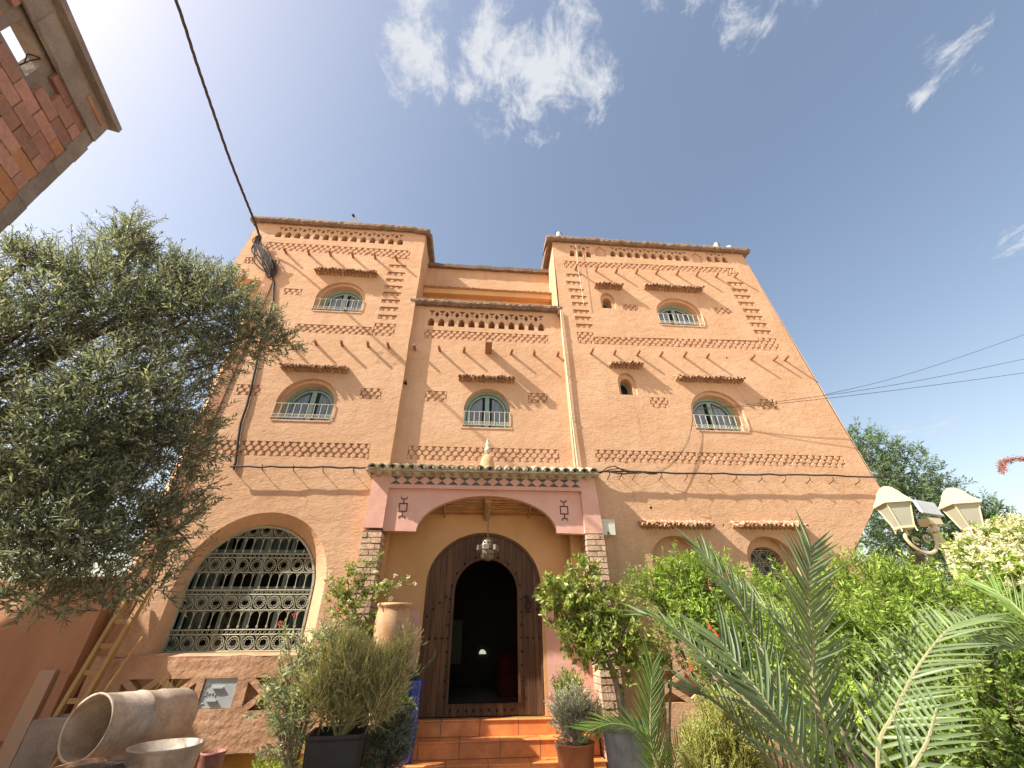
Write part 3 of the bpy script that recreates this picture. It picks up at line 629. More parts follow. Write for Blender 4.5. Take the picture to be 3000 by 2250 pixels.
# low right arch with a small grille
i = (3.78, 4.26, .2, .83, 1.04); b = MB(); o_, i_ = arch(*A2), arch(*i); n = len(o_); ring(b, o_, i_, K+.12, K+.121); b.f = b.f[:n]
b.add([(x, K+.12, z) for x, z in i_]+[(x, K+.25, z) for x, z in i_], [(k, (k+1) % n, (k+1) % n+n, k+n) for k in range(n)]); w2 = b.build('low_window', 'plaster', house)
MB().add([(x, K+.245, z) for x, z in i_], [tuple(range(n))]).build('pane', 'glass_dark', w2)
grille(3.78, 4.26, .2, 1.04, K+.17, lambda x, z: inside(x, z, i_), 'grille', w2, [('rose', .16)]*6, .08)
b = MB(); b.box((-2.80, K-.03, -.615), (-2.475, K-.015, -.365)); hatch = b.build('metal_hatch', 'panel_hatch' if 'panel_hatch' in MATS else 'panel_grey', house)
b = MB(); b.box((-2.71, K-.05, -.45), (-2.6, K-.031, -.437)); b.box((-2.73, K-.05, -.56), (-2.63, K-.031, -.547)); b.build('louvre', 'panel_grey', hatch)
b = MB()
def stroke(pts, y=K-.033, r=.0035): b.tube([(x, y, z) for x, z in pts], r, 4)
for x in (-2.775, -2.758): stroke([(x, -.43), (x+.006, -.395)])
for pts in ([(-2.775, -.48), (-2.765, -.468), (-2.752, -.476), (-2.757, -.49), (-2.775, -.505), (-2.75, -.507)], [(-2.735, -.505), (-2.73, -.487), (-2.715, -.487)], [(-2.7, -.505), (-2.69, -.487), (-2.68, -.505)], [(-2.668, -.52), (-2.66, -.487), (-2.648, -.492)],
            [(-2.636, -.505), (-2.63, -.487), (-2.615, -.505), (-2.61, -.487)], [(-2.598, -.505), (-2.59, -.487), (-2.575, -.505)], [(-2.79, -.59), (-2.77, -.575), (-2.755, -.572)]): stroke(pts)
b.build('raised_mark', 'panel_grey', hatch)

# ---- drainpipe beside the right tower
b = MB(); b.tube([(1.405, K-.03, 5.15), (1.41, K-.035, 4.2), (1.43, K-.03, 3.0), (1.45, K-.035, 2.0), (1.45, K-.035, 1.9)], .0135, 8)
for z in (4.6, 3.75, 2.9): b.tube([(1.41+(5-z)*.01, K-.033, z-.012), (1.41+(5-z)*.01, K-.033, z+.012)], .019, 8)
b.build('drainpipe', 'pipe_cream' if 'pipe_cream' in MATS else 'meter_white', house)
# ------------------------------------------------------------ porch
FP = 5.45; DW = 5.95
porch = empty('porch', (0, FP, G0), parent=house)
# frieze beam, side strips and the two hanging spandrels
b = MB().wall([(-1.43, 1.18), (-1.19, 1.18), (-1.19, 1.7), (1.43, 1.7), (1.43, 1.14), (1.675, 1.14), (1.64, 1.9), (-1.42, 1.9)], [], FP)
b.quad((-1.19, FP, 1.7), (1.43, FP, 1.7), (1.43, FP+.045, 1.7), (-1.19, FP+.045, 1.7)); b.quad((-1.19, FP, 1.18), (-1.19, FP, 1.7), (-1.19, FP+.045, 1.7), (-1.19, FP+.045, 1.18)); b.quad((1.43, FP, 1.7), (1.43, FP, 1.14), (1.43, FP+.045, 1.14), (1.43, FP+.045, 1.7))
b.quad((-1.43, FP, 1.18), (-1.42, FP, 1.9), (-1.42, K+.2, 1.9), (-1.43, K+.2, 1.18)); b.quad((1.675, FP, 1.14), (1.64, FP, 1.9), (1.64, K+.2, 1.9), (1.675, K+.2, 1.14))
b.quad((-1.42, FP, 1.9), (1.64, FP, 1.9), (1.64, K+.2, 1.9), (-1.42, K+.2, 1.9)); b.quad((-1.43, FP, 1.18), (-1.19, FP, 1.18), (-1.19, FP+.3, 1.18), (-1.43, FP+.3, 1.18)); b.quad((1.43, FP, 1.14), (1.675, FP, 1.14), (1.675, FP+.3, 1.14), (1.43, FP+.3, 1.14))
b.build('frame', 'plaster_pink', porch)
xc, rx, zt, zb = .145, .92, 1.625, 1.15
arc = [(xc+rx*math.cos(math.pi*i/28), zb+(zt-zb)*math.sin(math.pi*i/28)) for i in range(29)]
sp = [(-1.19, 1.165), (-.775, 1.165)] + arc[::-1][0:0]
out = [(1.43, 1.72), (-1.19, 1.72), (-1.19, 1.155), (-.775, 1.15)] + arc[::-1] + [(1.43, 1.14)]
b = MB().wall(out, [], FP+.045); n = len(out); i0 = 2
V = [(x, FP+.045, z) for x, z in out[2:]] + [(x, FP+.13, z) for x, z in out[2:]]; m = len(out)-2
b.add(V, [(i, i+1, i+1+m, i+m) for i in range(m-1)]); b.build('spandrel', 'plaster_pink', porch)
# dark triangles inlaid along the frieze
def tri(up):
    def f(b): s = 1 if up else -1; b.add([(-.068, -.004, -.026*s), (.068, -.004, -.026*s), (0, -.004, .026*s), (-.068, .01, -.026*s), (.068, .01, -.026*s), (0, .01, .026*s)], [(0, 1, 2) if up else (0, 2, 1), (0, 1, 4, 3), (1, 2, 5, 4), (2, 0, 3, 5)])
    return f
NT = 17; w_ = 2.62/NT
for i in range(NT):
    x = -1.185+w_*(i+.5)
    piece('inlay', 'triU', tri(True), 'inlay_dark', (x, FP-.001, 1.778), porch); piece('inlay', 'triD', tri(False), 'inlay_dark', (x, FP-.001, 1.833), porch)
# painted signs on the spandrels
for cx_, cz_ in ((-.975, 1.452), (1.18, 1.447)):
    b = MB(); y = FP+.043; q = .007
    def bar(x0, z0, x1, z1):
        b.box((cx_+min(x0, x1)-q/1, y-.003, cz_+min(z0, z1)-q/1), (cx_+max(x0, x1)+q/1, y+.004, cz_+max(z0, z1)+q/1))
    for s in (-1, 1):
        bar(-.05, s*.05, .05, s*.05); bar(s*.05, -.034, s*.05, .034); bar(0, s*.066, 0, s*.095); bar(-.03, s*.112, .03, s*.112); bar(-.037, s*.128, -.037, s*.133); bar(.037, s*.128, .037, s*.133)
    b.build('painted_sign', 'symbol_dark', porch)
# brick pillars
def pillar_brick(b): b.box((-.5, 0, -.5), (.5, 1, .5))
for x0, x1, lab in ((-1.435, -1.185, 'l'), (1.435, 1.68, 'r')):
    core = MB().box((x0+.012, FP+.006, G0-.05), (x1-.012, FP+.30, 1.15)).build('pillar', 'mortar', porch)
    z = G0; r = 0
    while z < 1.13:
        h = .058; ext = 0 if z < 1.07 else .012
        sl = (1.15-z)*.012*(1 if lab == 'r' else -1)
        cuts = [(0, .5), (.5, 1)] if r % 2 else [(0, .27), (.27, .82), (.82, 1)] if random.random() < .45 else [(0, .74), (.74, 1)]
        if z > 1.07: cuts = [(0, 1)]
        for a, c in cuts:
            xa = x0+(x1-x0)*a+.004-ext; xb = x0+(x1-x0)*c-.004+ext; j = random.uniform(-.006, .006)
            piece('brick', 'pbr', pillar_brick, 'pillar_brick', ((xa+xb)/2, FP-.005+j-ext, z+h/2), core, scale=(xb-xa, .315 if (a == 0 and lab == 'r') or (c == 1 and lab == 'l') else .2, h))
        z += .0695; r += 1
# recess walls, pink dado, ceiling with reeds
zc_ = 1.60; yf = FP+.3
D_OUT = (-.628, .885, -.79, .59, 1.238); D_IN = (-.252, .571, -.662, .495, .895)
b = MB().wall([(-1.36, .36), (1.6, .36), (1.6, zc_+.1), (-1.36, zc_+.1)][0:0] or [(-1.42, -.79), (1.66, -.79), (1.66, zc_+.1), (-1.42, zc_+.1)], [(arch(*D_OUT, n=26), .12, False)], DW); b.build('recess_wall', 'plaster_deep', porch)
b = MB()
for x, s in ((-1.30, 1), (1.56, -1)):
    b.quad((x, yf, -.95), (x, DW, -.95), (x, DW, zc_+.1), (x, yf, zc_+.1))
b.quad((-1.44, FP+.305, -.95), (-1.30, FP+.305, -.95), (-1.30, FP+.305, 1.2), (-1.44, FP+.305, 1.2)); b.quad((1.56, FP+.305, -.95), (1.68, FP+.305, -.95), (1.68, FP+.305, 1.2), (1.56, FP+.305, 1.2)); b.build('side_wall', 'plaster_deep', porch)
MB().wall([(-1.295, -.79), (-.665, -.79), (-.665, .27), (-1.295, .32)], [], DW-.006).build('dado', 'plaster_pink', porch)
MB().wall([(.922, -.79), (1.555, -.79), (1.555, .32), (.922, .27)], [], DW-.006).build('dado', 'plaster_pink', porch)
b = MB(); b.quad((-1.295, yf+.01, -.95), (-1.295, DW-.01, -.95), (-1.295, DW-.01, .32), (-1.295, yf+.01, .32)); b.quad((1.555, yf+.01, -.95), (1.555, DW-.01, -.95), (1.555, DW-.01, .32), (1.555, yf+.01, .32)); b.build('dado', 'plaster_pink', porch)
# small inner corbels under the ceiling beam ends
for x0, x1 in ((-1.30, -1.16), (1.30, 1.56)):
    MB().box((x0, 5.76, .62), (x1, 5.88, 1.49)).build('corbel', 'plaster_deep', porch)
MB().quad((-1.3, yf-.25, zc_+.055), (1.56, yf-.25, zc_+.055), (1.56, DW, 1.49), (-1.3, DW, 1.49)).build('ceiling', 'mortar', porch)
def reed(b): b.tube([(-1.43, 0, 0), (0, 0, random.uniform(-.004, .004)), (1.43, 0, 0)], .012, 6)
y = FP+.1; k = 0
while y < DW-.02:
    piece('reed', 'reed%d' % (k % 3), reed, 'reed', (.13, y, 1.632-.155*(y-5.5)/.45+random.uniform(-.004, .004)), porch); y += .034; k += 1
for x, r_ in ((.145, .045), (-.45, .016), (.75, .016)): MB().tube([(x, FP+.1, 1.60-r_*.5), (x, DW, 1.45-r_*.5)], r_, 8).build('beam', 'reed', porch)
# barrel tiles on the porch roof
def barrel(b):
    n = 8; V = []
    for y, z, r in ((0, 0, .064), (.19, .0, .054)):
        V += [(r*math.cos(math.pi*i/n), y, z+r*math.sin(math.pi*i/n)) for i in range(n+1)]+[((r-.017)*math.cos(math.pi*(n-i)/n), y, z+(r-.017)*math.sin(math.pi*(n-i)/n)) for i in range(n+1)]
    m = 2*n+2; b.add(V, [(i, i+m, (i+1) % m+m, (i+1) % m) for i in range(m)]+[(i, i+1, m-2-i, m-1-i) for i in range(n)]+[(m+i+1, m+i, 2*m-1-i, 2*m-2-i) for i in range(n)])
bed = MB().add([(-1.5, FP-.145, 1.915), (1.68, FP-.145, 1.915), (1.68, K+.1, 2.075), (-1.5, K+.1, 2.075), (-1.5, FP-.145, 1.893), (1.68, FP-.145, 1.893), (1.68, K+.1, 1.89), (-1.5, K+.1, 1.89)], [(0, 1, 2, 3), (7, 6, 5, 4), (0, 4, 5, 1), (1, 5, 6, 2), (3, 7, 4, 0)]).build('tile_bed', 'roof_tile', porch)
NTL = 24; tw = 3.14/NTL; sl = math.atan2(.155, .36)
for row in range(2):
    for i in range(NTL):
        x = -1.48+tw*(i+.5); yy = FP-.16+row*.15; z = 1.905+row*.062
        piece('roof_tile', 'barrel', barrel, 'roof_tile', (x, yy, z+.008+random.uniform(-.005, .005)), bed, rot=(sl+random.uniform(-.03, .03), random.uniform(-.04, .04), random.uniform(-.03, .03)))
        if i < NTL-1: piece('roof_tile', 'barrel', barrel, 'roof_tile', (x+tw/2, yy+.012, z+.036+random.uniform(-.004, .004)), bed, rot=(sl, math.pi, 0), scale=(.85, 1, .5))
# finial: clay dome with stacked green balls
fin = MB().lathe([(0, .24), (.05, .225), (.085, .18), (.098, .12), (.102, .06), (.10, -.05)], (.12, K-.06, 2.0), 16).build('finial', 'terracotta', house, smooth=True)
MB().lathe([(.016, 0), (.02, .03), (.045, .06), (.05, .085), (.042, .11), (.022, .13), (.034, .15), (.036, .165), (.028, .185), (.012, .195), (.022, .215), (.018, .235), (.005, .25), (.003, .29), (0, .3)], (.12, K-.06, 2.23), 12).build('finial_top', 'roof_tile', fin, smooth=True)
# ------------------------------------------------------------ door
door = MB(); ring(door, arch(*inset(D_OUT, -.01), n=26), arch(*inset(D_OUT, .03, .0), n=26), DW+.02, DW+.1); door = door.build('door_frame', 'door_wood', house)
def arch_z(w, x):
    c = (w[0]+w[1])/2; r = (w[1]-w[0])/2; u = (x-c)/r
    return None if abs(u) >= 1 else w[3]+(w[4]-w[3])*math.sqrt(1-u*u)
do = inset(D_OUT, .02)
x = do[0]+.002; n = 19; pw = (do[1]-do[0])/n
for i in range(n):
    xa = do[0]+pw*i+.0015; xb = xa+pw-.003; y = DW+.045+random.uniform(0, .003)
    def top(w, xx): z = arch_z(w, xx); return w[3] if z is None else z
    xs = [xa, xa+pw*.33, xa+pw*.66, xb]
    if xb > D_IN[0] and xa < D_IN[1]:
        xa2 = xa if xa >= D_IN[0] or xb <= D_IN[0] else xa
        polys = [[(xa, -.783), (xb, -.783), (xb, D_IN[2]), (xa, D_IN[2])], [(q, top(D_IN, q)) for q in xs]+[(q, top(do, q)) for q in xs[::-1]]]
        if xa < D_IN[0]: polys.append([(xa, D_IN[2]), (D_IN[0], D_IN[2]), (D_IN[0], D_IN[3]), (xa, D_IN[3])])
        if xb > D_IN[1]: polys.append([(D_IN[1], D_IN[2]), (xb, D_IN[2]), (xb, D_IN[3]), (D_IN[1], D_IN[3])])
    else: polys = [[(xa, -.783), (xb, -.783)]+[(q, top(do, q)) for q in xs[::-1]]]
    b = MB()
    for p in polys: MB().prism(p, y, y+.03).build('plank', 'door_wood', door)
b = MB()
dn = D_IN; ring(b, arch(*inset(dn, -.03, -.0), n=18), arch(*dn, n=18), DW+.03, DW+.09); b.build('wicket_frame', 'door_wood', door)
def stud(b): b.lathe([(0, -.012), (.008, -.010), (.0135, -.004), (.014, .006)], (0, 0, 0), 8, Matrix.Rotation(-math.pi/2, 4, 'X'))
st = []
for s, xx in ((-1, dn[0]-.055), (1, dn[1]+.055)):
    for z in np.arange(-.59, .52, .143): st.append((xx, z)); 
    for k, z in ((0, .34), (1, .27), (2, .2), (3, .12)): st.append((xx+s*(.05+.075*k), z+.1))
    for k in range(3): st.append((xx+s*(.07+.075*k), -.02))
for xx in np.arange(-.22, .58, .09): st.append((xx, -.73))
for k in range(9): a = math.pi*(k+.5)/9; st.append((.16+.46*math.cos(a), .495+.45*math.sin(a)))
for xx, z in st: piece('stud', 'stud', stud, 'iron_black', (xx, DW+.042, z), door)
b = MB(); b.tube([(.71+.033*math.cos(a*math.pi/5), DW+.02, .34+.048*math.sin(a*math.pi/5)) for a in range(10)], .009, 5, closed=True); b.box((.69, DW+.025, .40), (.73, DW+.046, .45)); b.box((.675, DW+.03, .257), (.745, DW+.046, .277)); b.build('knocker', 'iron_black', door)
# dim hall behind the open wicket
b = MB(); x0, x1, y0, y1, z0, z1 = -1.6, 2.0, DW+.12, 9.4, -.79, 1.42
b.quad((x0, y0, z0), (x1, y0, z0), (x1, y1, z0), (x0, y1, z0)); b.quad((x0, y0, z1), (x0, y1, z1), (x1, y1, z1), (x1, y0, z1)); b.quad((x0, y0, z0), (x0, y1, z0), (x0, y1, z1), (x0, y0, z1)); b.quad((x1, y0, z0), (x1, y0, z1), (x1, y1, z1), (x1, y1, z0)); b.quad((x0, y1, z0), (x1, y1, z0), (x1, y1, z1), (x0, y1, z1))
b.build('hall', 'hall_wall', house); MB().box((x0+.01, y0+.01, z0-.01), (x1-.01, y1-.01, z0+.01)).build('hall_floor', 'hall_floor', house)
b = MB(); b.lathe([(.17, 0), (.19, .1), (.19, .28), (.15, .33), (0, .34)], (.6, 7.75, -.83), 16); b.lathe([(.0, .62), (.12, .6), (.17, .5), (.18, .3), (.18, 0)], (.6, 7.95, -.83), 16); o = b.build('red_armchair', 'red_cloth', None, origin=(.6, 7.8, -.83)); props(o, 'dark red chair standing in the dim hall behind the open door', 'chair')
MB().box((-.35, 8.5, -.4), (-.18, 8.52, .25)).build('hall_curtain', 'hall_curtain', house)
c = (.2, -.29); MB().add([(c[0]+.08*math.cos(a*math.pi/10)*(1 if a < 5 else .7), 9.35, c[1]+.075*math.sin(a*math.pi/10)) for a in range(11)], [tuple(range(11))]).build('gleam_patch', 'hall_glow', house)  # half-round patch that glows by itself to imitate a gleam in the dark hall
# ------------------------------------------------------------ steps
steps = empty('steps', (.3, 5.7, G0)); props(steps, 'orange tiled steps leading up to the arched door', None, None, 'structure')
b = MB(); sw0, sw1 = -1.17, 1.42
for i, (yf_, z) in enumerate(((5.874, -.795), (5.674, -.9425), (5.474, -1.09))): b.box((sw0, yf_+.02, G0-.02), (sw1, DW+.1, z-.014) if i == 0 else (sw1, yf_+.22, z-.014))
b.build('step_core', 'mortar', steps)
for i, (yf_, z) in enumerate(((5.874, -.795), (5.674, -.9425), (5.474, -1.09))):
    nx = 6; w = (sw1-sw0)/nx; off = (0, .5, .2)[i]*w; xs = [sw0]+[sw0+off+w*k for k in range(0 if off else 1, nx+1) if sw0+off+w*k < sw1-.02]+[sw1]
    for a, c in zip(xs, xs[1:]):
        MB().box((a+.003, yf_, z-.1475+.004), (c-.003, yf_+.018, z-.015)).build('tile', 'step_tile', steps)
        t_ = MB(); j = random.uniform(-.002, .002); dpt = DW+.08 if i == 0 else yf_+.228
        t_.tube([(a+.003, yf_-.004, z-.007+j), (c-.003, yf_-.004, z-.007+j)], .009, 8); t_.box((a+.003, yf_-.002, z-.013), (c-.003, dpt, z+.001+j)); t_.build('tile', 'step_tile', steps)
# ------------------------------------------------------------ hanging lamp, meter, cables
lamp = empty('hanging_lantern', (.157, 5.62, 1.56), 'round pierced metal lantern hanging from the porch ceiling before the door', 'lantern')
c = (.157, 5.62, .953)
MB().lathe([(0, -.135), (.04, -.13), (.075, -.105), (.095, -.06), (.10, -.015), (.1, .0)], c, 20).build('lower_bowl', 'lamp_metal', lamp, smooth=True)
MB().lathe([(.1, .005), (.098, .05), (.085, .10), (.055, .14), (.02, .158), (.008, .17), (.008, .60)], c, 20).build('upper_dome', 'lamp_metal', lamp, smooth=True)
b = MB()
for k in range(6):
    a = k*math.pi/3+.4; M = Matrix.Translation(c) @ Matrix.Rotation(a, 4, 'Z'); b.box((.09, -.03, -.01), (.145, .03, .05), M)
b.build('lamp_arm', 'lamp_metal', lamp); MB().lathe([(.103, -.008), (.108, 0), (.103, .008)], c, 20).build('band', 'iron_black', lamp)
b = MB()
for k in range(12):
    a = 2*math.pi*k/12
    for z, r in ((.04, .102), (.085, .093), (-.06, .099)): b.box((r-.004, -.008, z-.01), (r+.004, .008, z+.01), Matrix.Translation(c) @ Matrix.Rotation(a, 4, 'Z'))
b.build('piercing', 'iron_black', lamp)
met = empty('meter_box', (1.75, K-.04, 1.13), 'small cream meter box fixed beside the right brick pillar', 'meter box')
b = MB(); b.add([(1.655, K-.12, 1.33), (1.857, K-.12, 1.33), (1.848, K-.12, 1.13), (1.662, K-.12, 1.13), (1.655, K+.01, 1.33), (1.857, K+.01, 1.33), (1.848, K+.01, 1.13), (1.662, K+.01, 1.13)], [(3, 2, 1, 0), (0, 1, 5, 4), (1, 2, 6, 5), (2, 3, 7, 6), (3, 0, 4, 7)]); b.build('cover', 'meter_white', met)
MB().box((1.74, K-.13, 1.136), (1.76, K-.12, 1.165)).build('catch', 'iron_black', met)
b = MB(); b.box((1.812, K-.122, 1.308), (1.83, K-.1195, 1.312)); b.box((1.812, K-.122, 1.29), (1.816, K-.1195, 1.312)); b.box((1.812, K-.122, 1.276), (1.84, K-.1195, 1.28)); b.box((1.67, K-.122, 1.296), (1.78, K-.1195, 1.298)); b.box((1.67, K-.122, 1.283), (1.79, K-.1195, 1.285)); b.build('printed_mark', 'panel_grey', met)
MB().box((1.63, K-.06, 1.337), (1.88, K+.01, 1.36)).build('mortar_lip', 'plaster', met)
def wavy(p0, p1, n, a, seed=0):
    rr = random.Random(seed); out = []
    for i in range(n+1):
        t = i/n; out.append((p0[0]+(p1[0]-p0[0])*t, p0[1]+(p1[1]-p0[1])*t+(rr.uniform(-a, a) if 0 < i < n else 0)*.5, p0[2]+(p1[2]-p0[2])*t+(rr.uniform(-a, a) if 0 < i < n else 0)))
    return out
wc = empty('wall_cable', (1.7, K, 2.0), 'thick dark cable bundle pinned across the facade above the ground floor', 'cable')
b = MB(); b.tube(wavy((-3.33, K-.1, 1.96), (-1.5, K-.1, 1.99), 14, .010, 3), .0125, 6)
b.tube([(-1.5, K-.08, 1.98), (-1.5, FP-.02, 1.93), (-1.43, FP-.02, 1.87)], .01, 5); b.build('cable_run', 'cable', wc)
b = MB(); b.tube([(1.66, K-.05, 1.97)]+wavy((1.8, K-.1, 2.01), (6.13, K-.09, 2.03), 24, .010, 5), .0125, 6); b.tube(wavy((1.7, K-.11, 1.99), (2.6, K-.09, 2.0), 9, .02, 8), .012, 5)
b.tube([(1.75, K-.09, 1.98), (1.85, K-.12, 2.06), (1.97, K-.12, 2.09), (2.1, K-.1, 2.03), (2.22, K-.09, 1.99)], .009, 5); b.tube([(1.7, K-.09, 1.98), (1.9, K-.1, 2.04), (2.05, K-.1, 2.06), (2.3, K-.1, 2.0), (2.45, K-.09, 2.03), (2.5, K-.09, 2.0)], .008, 5); b.build('cable_run', 'cable', wc)
for x in (-3.3, -2.93, -2.52, -2.13, -1.72, 1.877, 2.05, 2.252, 2.653, 3.037, 3.413, 3.794, 4.19, 4.567, 4.948, 5.321, 5.747):
    b = MB(); b.tube([(x, K+.01, 1.93), (x, K-.06, 1.94), (x+.01, K-.1, 1.965), (x+.005, K-.105, 2.0)], .006, 4)
    if random.random() < .5: b.tube([(x+.01, K-.1, 1.965), (x+.02, K-.09, 1.94), (x+.07, K-.07, 1.91)], .003, 4)
    b.build('bracket', 'iron_black', wc)
lc = empty('drop_cable', (-3.5, K, 3.0), 'single dark cable dropping down the left tower past the arched window', 'cable')
b = MB(); b.tube([(-3.9, K-.022, 5.63), (-3.82, K-.022, 5.45), (-3.7, K-.022, 5.0), (-3.66, K-.022, 4.5), (-3.65, K-.022, 4.11), (-3.58, K-.022, 3.76), (-3.55, K-.022, 3.57), (-3.51, K-.022, 3.27), (-3.47, K-.022, 2.93), (-3.46, K-.022, 2.64), (-3.41, K-.022, 2.39), (-3.33, K-.022, 2.05), (-3.32, K-.022, 1.95)], .017, 6); b.build('cable_run', 'cable', lc)
oc = empty('overhead_cable', (-4.3, K-.1, 5.6), 'twisted overhead power cable sagging in from upper left to the tower corner', 'cable')
def spline(P_, m=6):
    out = []; P_ = [Vector(p) for p in P_]; Q = [P_[0]*2-P_[1]]+P_+[P_[-1]*2-P_[-2]]
    for i in range(1, len(Q)-2):
        a, b_, c, d = Q[i-1:i+3]
        for k in range(m):
            t = k/m; out.append(.5*((2*b_)+(c-a)*t+(2*a-5*b_+4*c-d)*t*t+(3*b_-a-3*c+d)*t**3))
    return out+[P_[-1]]
path = spline([(-3.6, -1.5, 7.0), (-4.0, .8, 7.1), (-4.22, 2.2, 7.16), (-4.33, 2.9, 7.13), (-4.39, 3.5, 7.06), (-4.44, 4.2, 6.95), (-4.45, 4.9, 6.83), (-4.44, 5.3, 6.74), (-4.33, 5.48, 6.48)], 10)
b = MB()
for ph in (0, 2.1, 4.2):
    b.tube([p+Vector((.010*math.cos(i*.9+ph), .0, .010*math.sin(i*.9+ph))) for i, p in enumerate(path)], .0135, 5)
b.build('cable_run', 'cable', oc)
b = MB(); rr = random.Random(4)
for k in range(17):
    s0 = rr.uniform(-.06, .06); wdt = rr.uniform(.03, .2)
    pts = [(-4.40+s0*.6, 5.5, 6.6), (-4.36+s0-wdt*.3, K-.08, 6.42+rr.uniform(-.05, .05)), (-4.22+s0+rr.uniform(-wdt, wdt), K-.1, 6.15+rr.uniform(-.05, .05)), (-4.05+s0+rr.uniform(-wdt, wdt), K-.1, 5.85), (-3.93+s0*.8, K-.06, 5.62+rr.uniform(-.06, .08)), (-3.88+s0*.5, K-.05, 5.72+rr.uniform(-.1, .1)), (-4.0+rr.uniform(-wdt, wdt), K-.08, 5.98)]
    b.tube(spline(pts, 5), .0115, 4)
b.build('tangle', 'cable', oc)
def wire(pts, label, r=.0042):
    o = MB().tube(spline(pts, 8), r, 5).build('thin_wire', 'cable', None, origin=pts[0]); props(o, label, 'wire', 'thin wires strung to the right tower')
wire([(3.47, K-.06, 3.1), (5.0, 5.4, 3.22), (7.6, 5.2, 3.55), (12, 5.0, 4.25)], 'lowest thin wire running from the first floor window out to the right')
wire([(3.47, K-.08, 3.11), (5.0, 5.42, 3.27), (7.6, 5.3, 3.72), (12, 5.2, 4.75)], 'middle thin wire just above the lowest, meeting at the first floor window')
wire([(6.0, K+.6, 3.75), (8.5, 5.9, 4.35), (13.2, 5.6, 5.95)], 'uppermost thin wire leaving the right side of the tower')
def loose(pts, label): o = MB().tube(spline(pts, 6), .0032, 4).build('loose_wire', 'cable', None, origin=pts[0]); props(o, label, 'wire')
loose([(3.45, K-.04, 3.1), (3.36, K-.05, 2.85), (3.2, K-.06, 2.5), (2.9, K-.08, 2.2), (2.64, K-.1, 2.03)], 'loose wire drooping from the window to the cable bundle, upper of two')
loose([(3.45, K-.04, 3.08), (3.33, K-.05, 2.75), (3.1, K-.06, 2.4), (2.85, K-.08, 2.14), (2.62, K-.1, 2.0)], 'loose wire drooping from the window to the cable bundle, lower of two')
loose([(2.62, K-.1, 1.97), (2.7, K-.12, 1.85), (2.82, K-.11, 1.76), (2.98, K-.1, 1.71)], 'short stiff wire end sticking out under the cable bundle')
# things along the roof edges
def spot(x, z, lab):
    o = empty('roof_spotlight', (x, K-.02, z), lab, 'spotlight', 'white spotlights on the right tower roof')
    MB().lathe([(0, .11), (.04, .10), (.055, .06), (.05, .0), (.045, -.04)], (x, K-.02, z), 12).build('housing', 'meter_white', o, smooth=True)
    MB().tube([(x+.075*math.cos(math.pi*i/8), K-.04, z+.02+.1*math.sin(math.pi*i/8)) for i in range(9)], .007, 5).build('bracket', 'iron_black', o)
spot(1.52, 7.28, 'white roof spotlight at the left corner of the right tower'); spot(5.05, 7.27, 'white roof spotlight near the right corner of the right tower')
o = MB().lathe([(0, .06), (.06, .05), (.075, .0), (.07, -.03)], (5.35, K, 7.26), 12).build('roof_ventilator', 'panel_grey', None, origin=(5.35, K, 7.26), smooth=True); props(o, 'small grey dome cap at the right end of the roof edge', 'vent')
o = empty('roof_pipe', (-2.7, K, 7.24), 'short pale pipe poking over the left tower roof edge', 'pipe')
MB().tube([(-2.62, K+.1, 7.2), (-2.76, K-.1, 7.36)], .02, 8).build('tube', 'meter_white', o); MB().tube([(-2.755, K-.095, 7.355), (-2.785, K-.14, 7.385)], .024, 8).build('cap', 'iron_black', o)
o = MB().tube([(1.86, K-.05, 7.0), (1.84, K-.06, 6.2), (1.86, K-.05, 5.3)], .004, 5).build('antenna_rod', 'meter_white', None, origin=(1.84, K-.05, 5.3)); props(o, 'thin white rod hanging down the front of the right tower', 'rod')
o = MB().lathe([(0, .05), (.012, .04), (.014, .01), (.03, -.02), (.0, -.025)], (-1.235, KM-.03, 3.5), 8).build('wall_sensor', 'iron_black', None, origin=(-1.235, KM-.03, 3.5)); props(o, 'small dark sensor in the corner beside the left tower', 'sensor')
# ------------------------------------------------------------ unfinished brick building, upper left
nb = empty('brick_building', (-3.504, 2.16, G0), 'unfinished hollow brick building with concrete edge and square opening, upper left', 'building')
D_ = Vector((.255, -.967, 0)).normalized(); NR = Vector((D_.y*-1, D_.x, 0)); NR = Vector((.967, .255, 0)).normalized()   # along the wall towards the street, outward normal
C0 = Vector((-4.38, 2.7, 0)); TOPZ = 5.0
BS = .8; GB = G0/BS-.1
def wp(s, o, z): p = (C0+D_*s+NR*o)*BS; return (p.x, p.y, z*BS)
def wbox(b, s0, s1, o0, o1, z0, z1):
    V = [wp(s, o, z) for s in (s0, s1) for o in (o0, o1) for z in (z0, z1)]
    b.add(V, [(0, 1, 3, 2), (4, 6, 7, 5), (0, 4, 5, 1), (2, 3, 7, 6), (0, 2, 6, 4), (1, 5, 7, 3)])
WS0, WS1, WZ0, WZ1 = .73, 1.07, 4.32, 4.615      # the opening
b = MB()
for a in ((0.0, 5.5, -.16, -.02, GB, WZ0), (0, WS0, -.16, -.02, WZ0, WZ1), (WS1, 5.5, -.16, -.02, WZ0, WZ1), (0, 5.5, -.16, -.02, WZ1, TOPZ-.1)): wbox(b, *a)
b.build('wall_core', 'cement', nb)
b = MB(); wbox(b, -.02, 5.5, -.3, .045, TOPZ-.13, TOPZ); wbox(b, -.06, 5.5, -.3, .12, TOPZ-.05, TOPZ+.03)
for k in range(30): wbox(b, -.02+k*.18, .16+k*.18, .02, .05+random.uniform(-.01, .02), WZ1+.02, TOPZ-.1+random.uniform(-.01, .01))
b.build('roof_slab', 'cement', nb)
b = MB(); 
for k in range(26): z = GB+k*.26; wbox(b, -.025-random.uniform(0, .02), .10+random.uniform(-.015, .03), -.2, .02+random.uniform(0, .012), z, min(z+.26, TOPZ-.14))
b.build('corner_column', 'cement', nb)
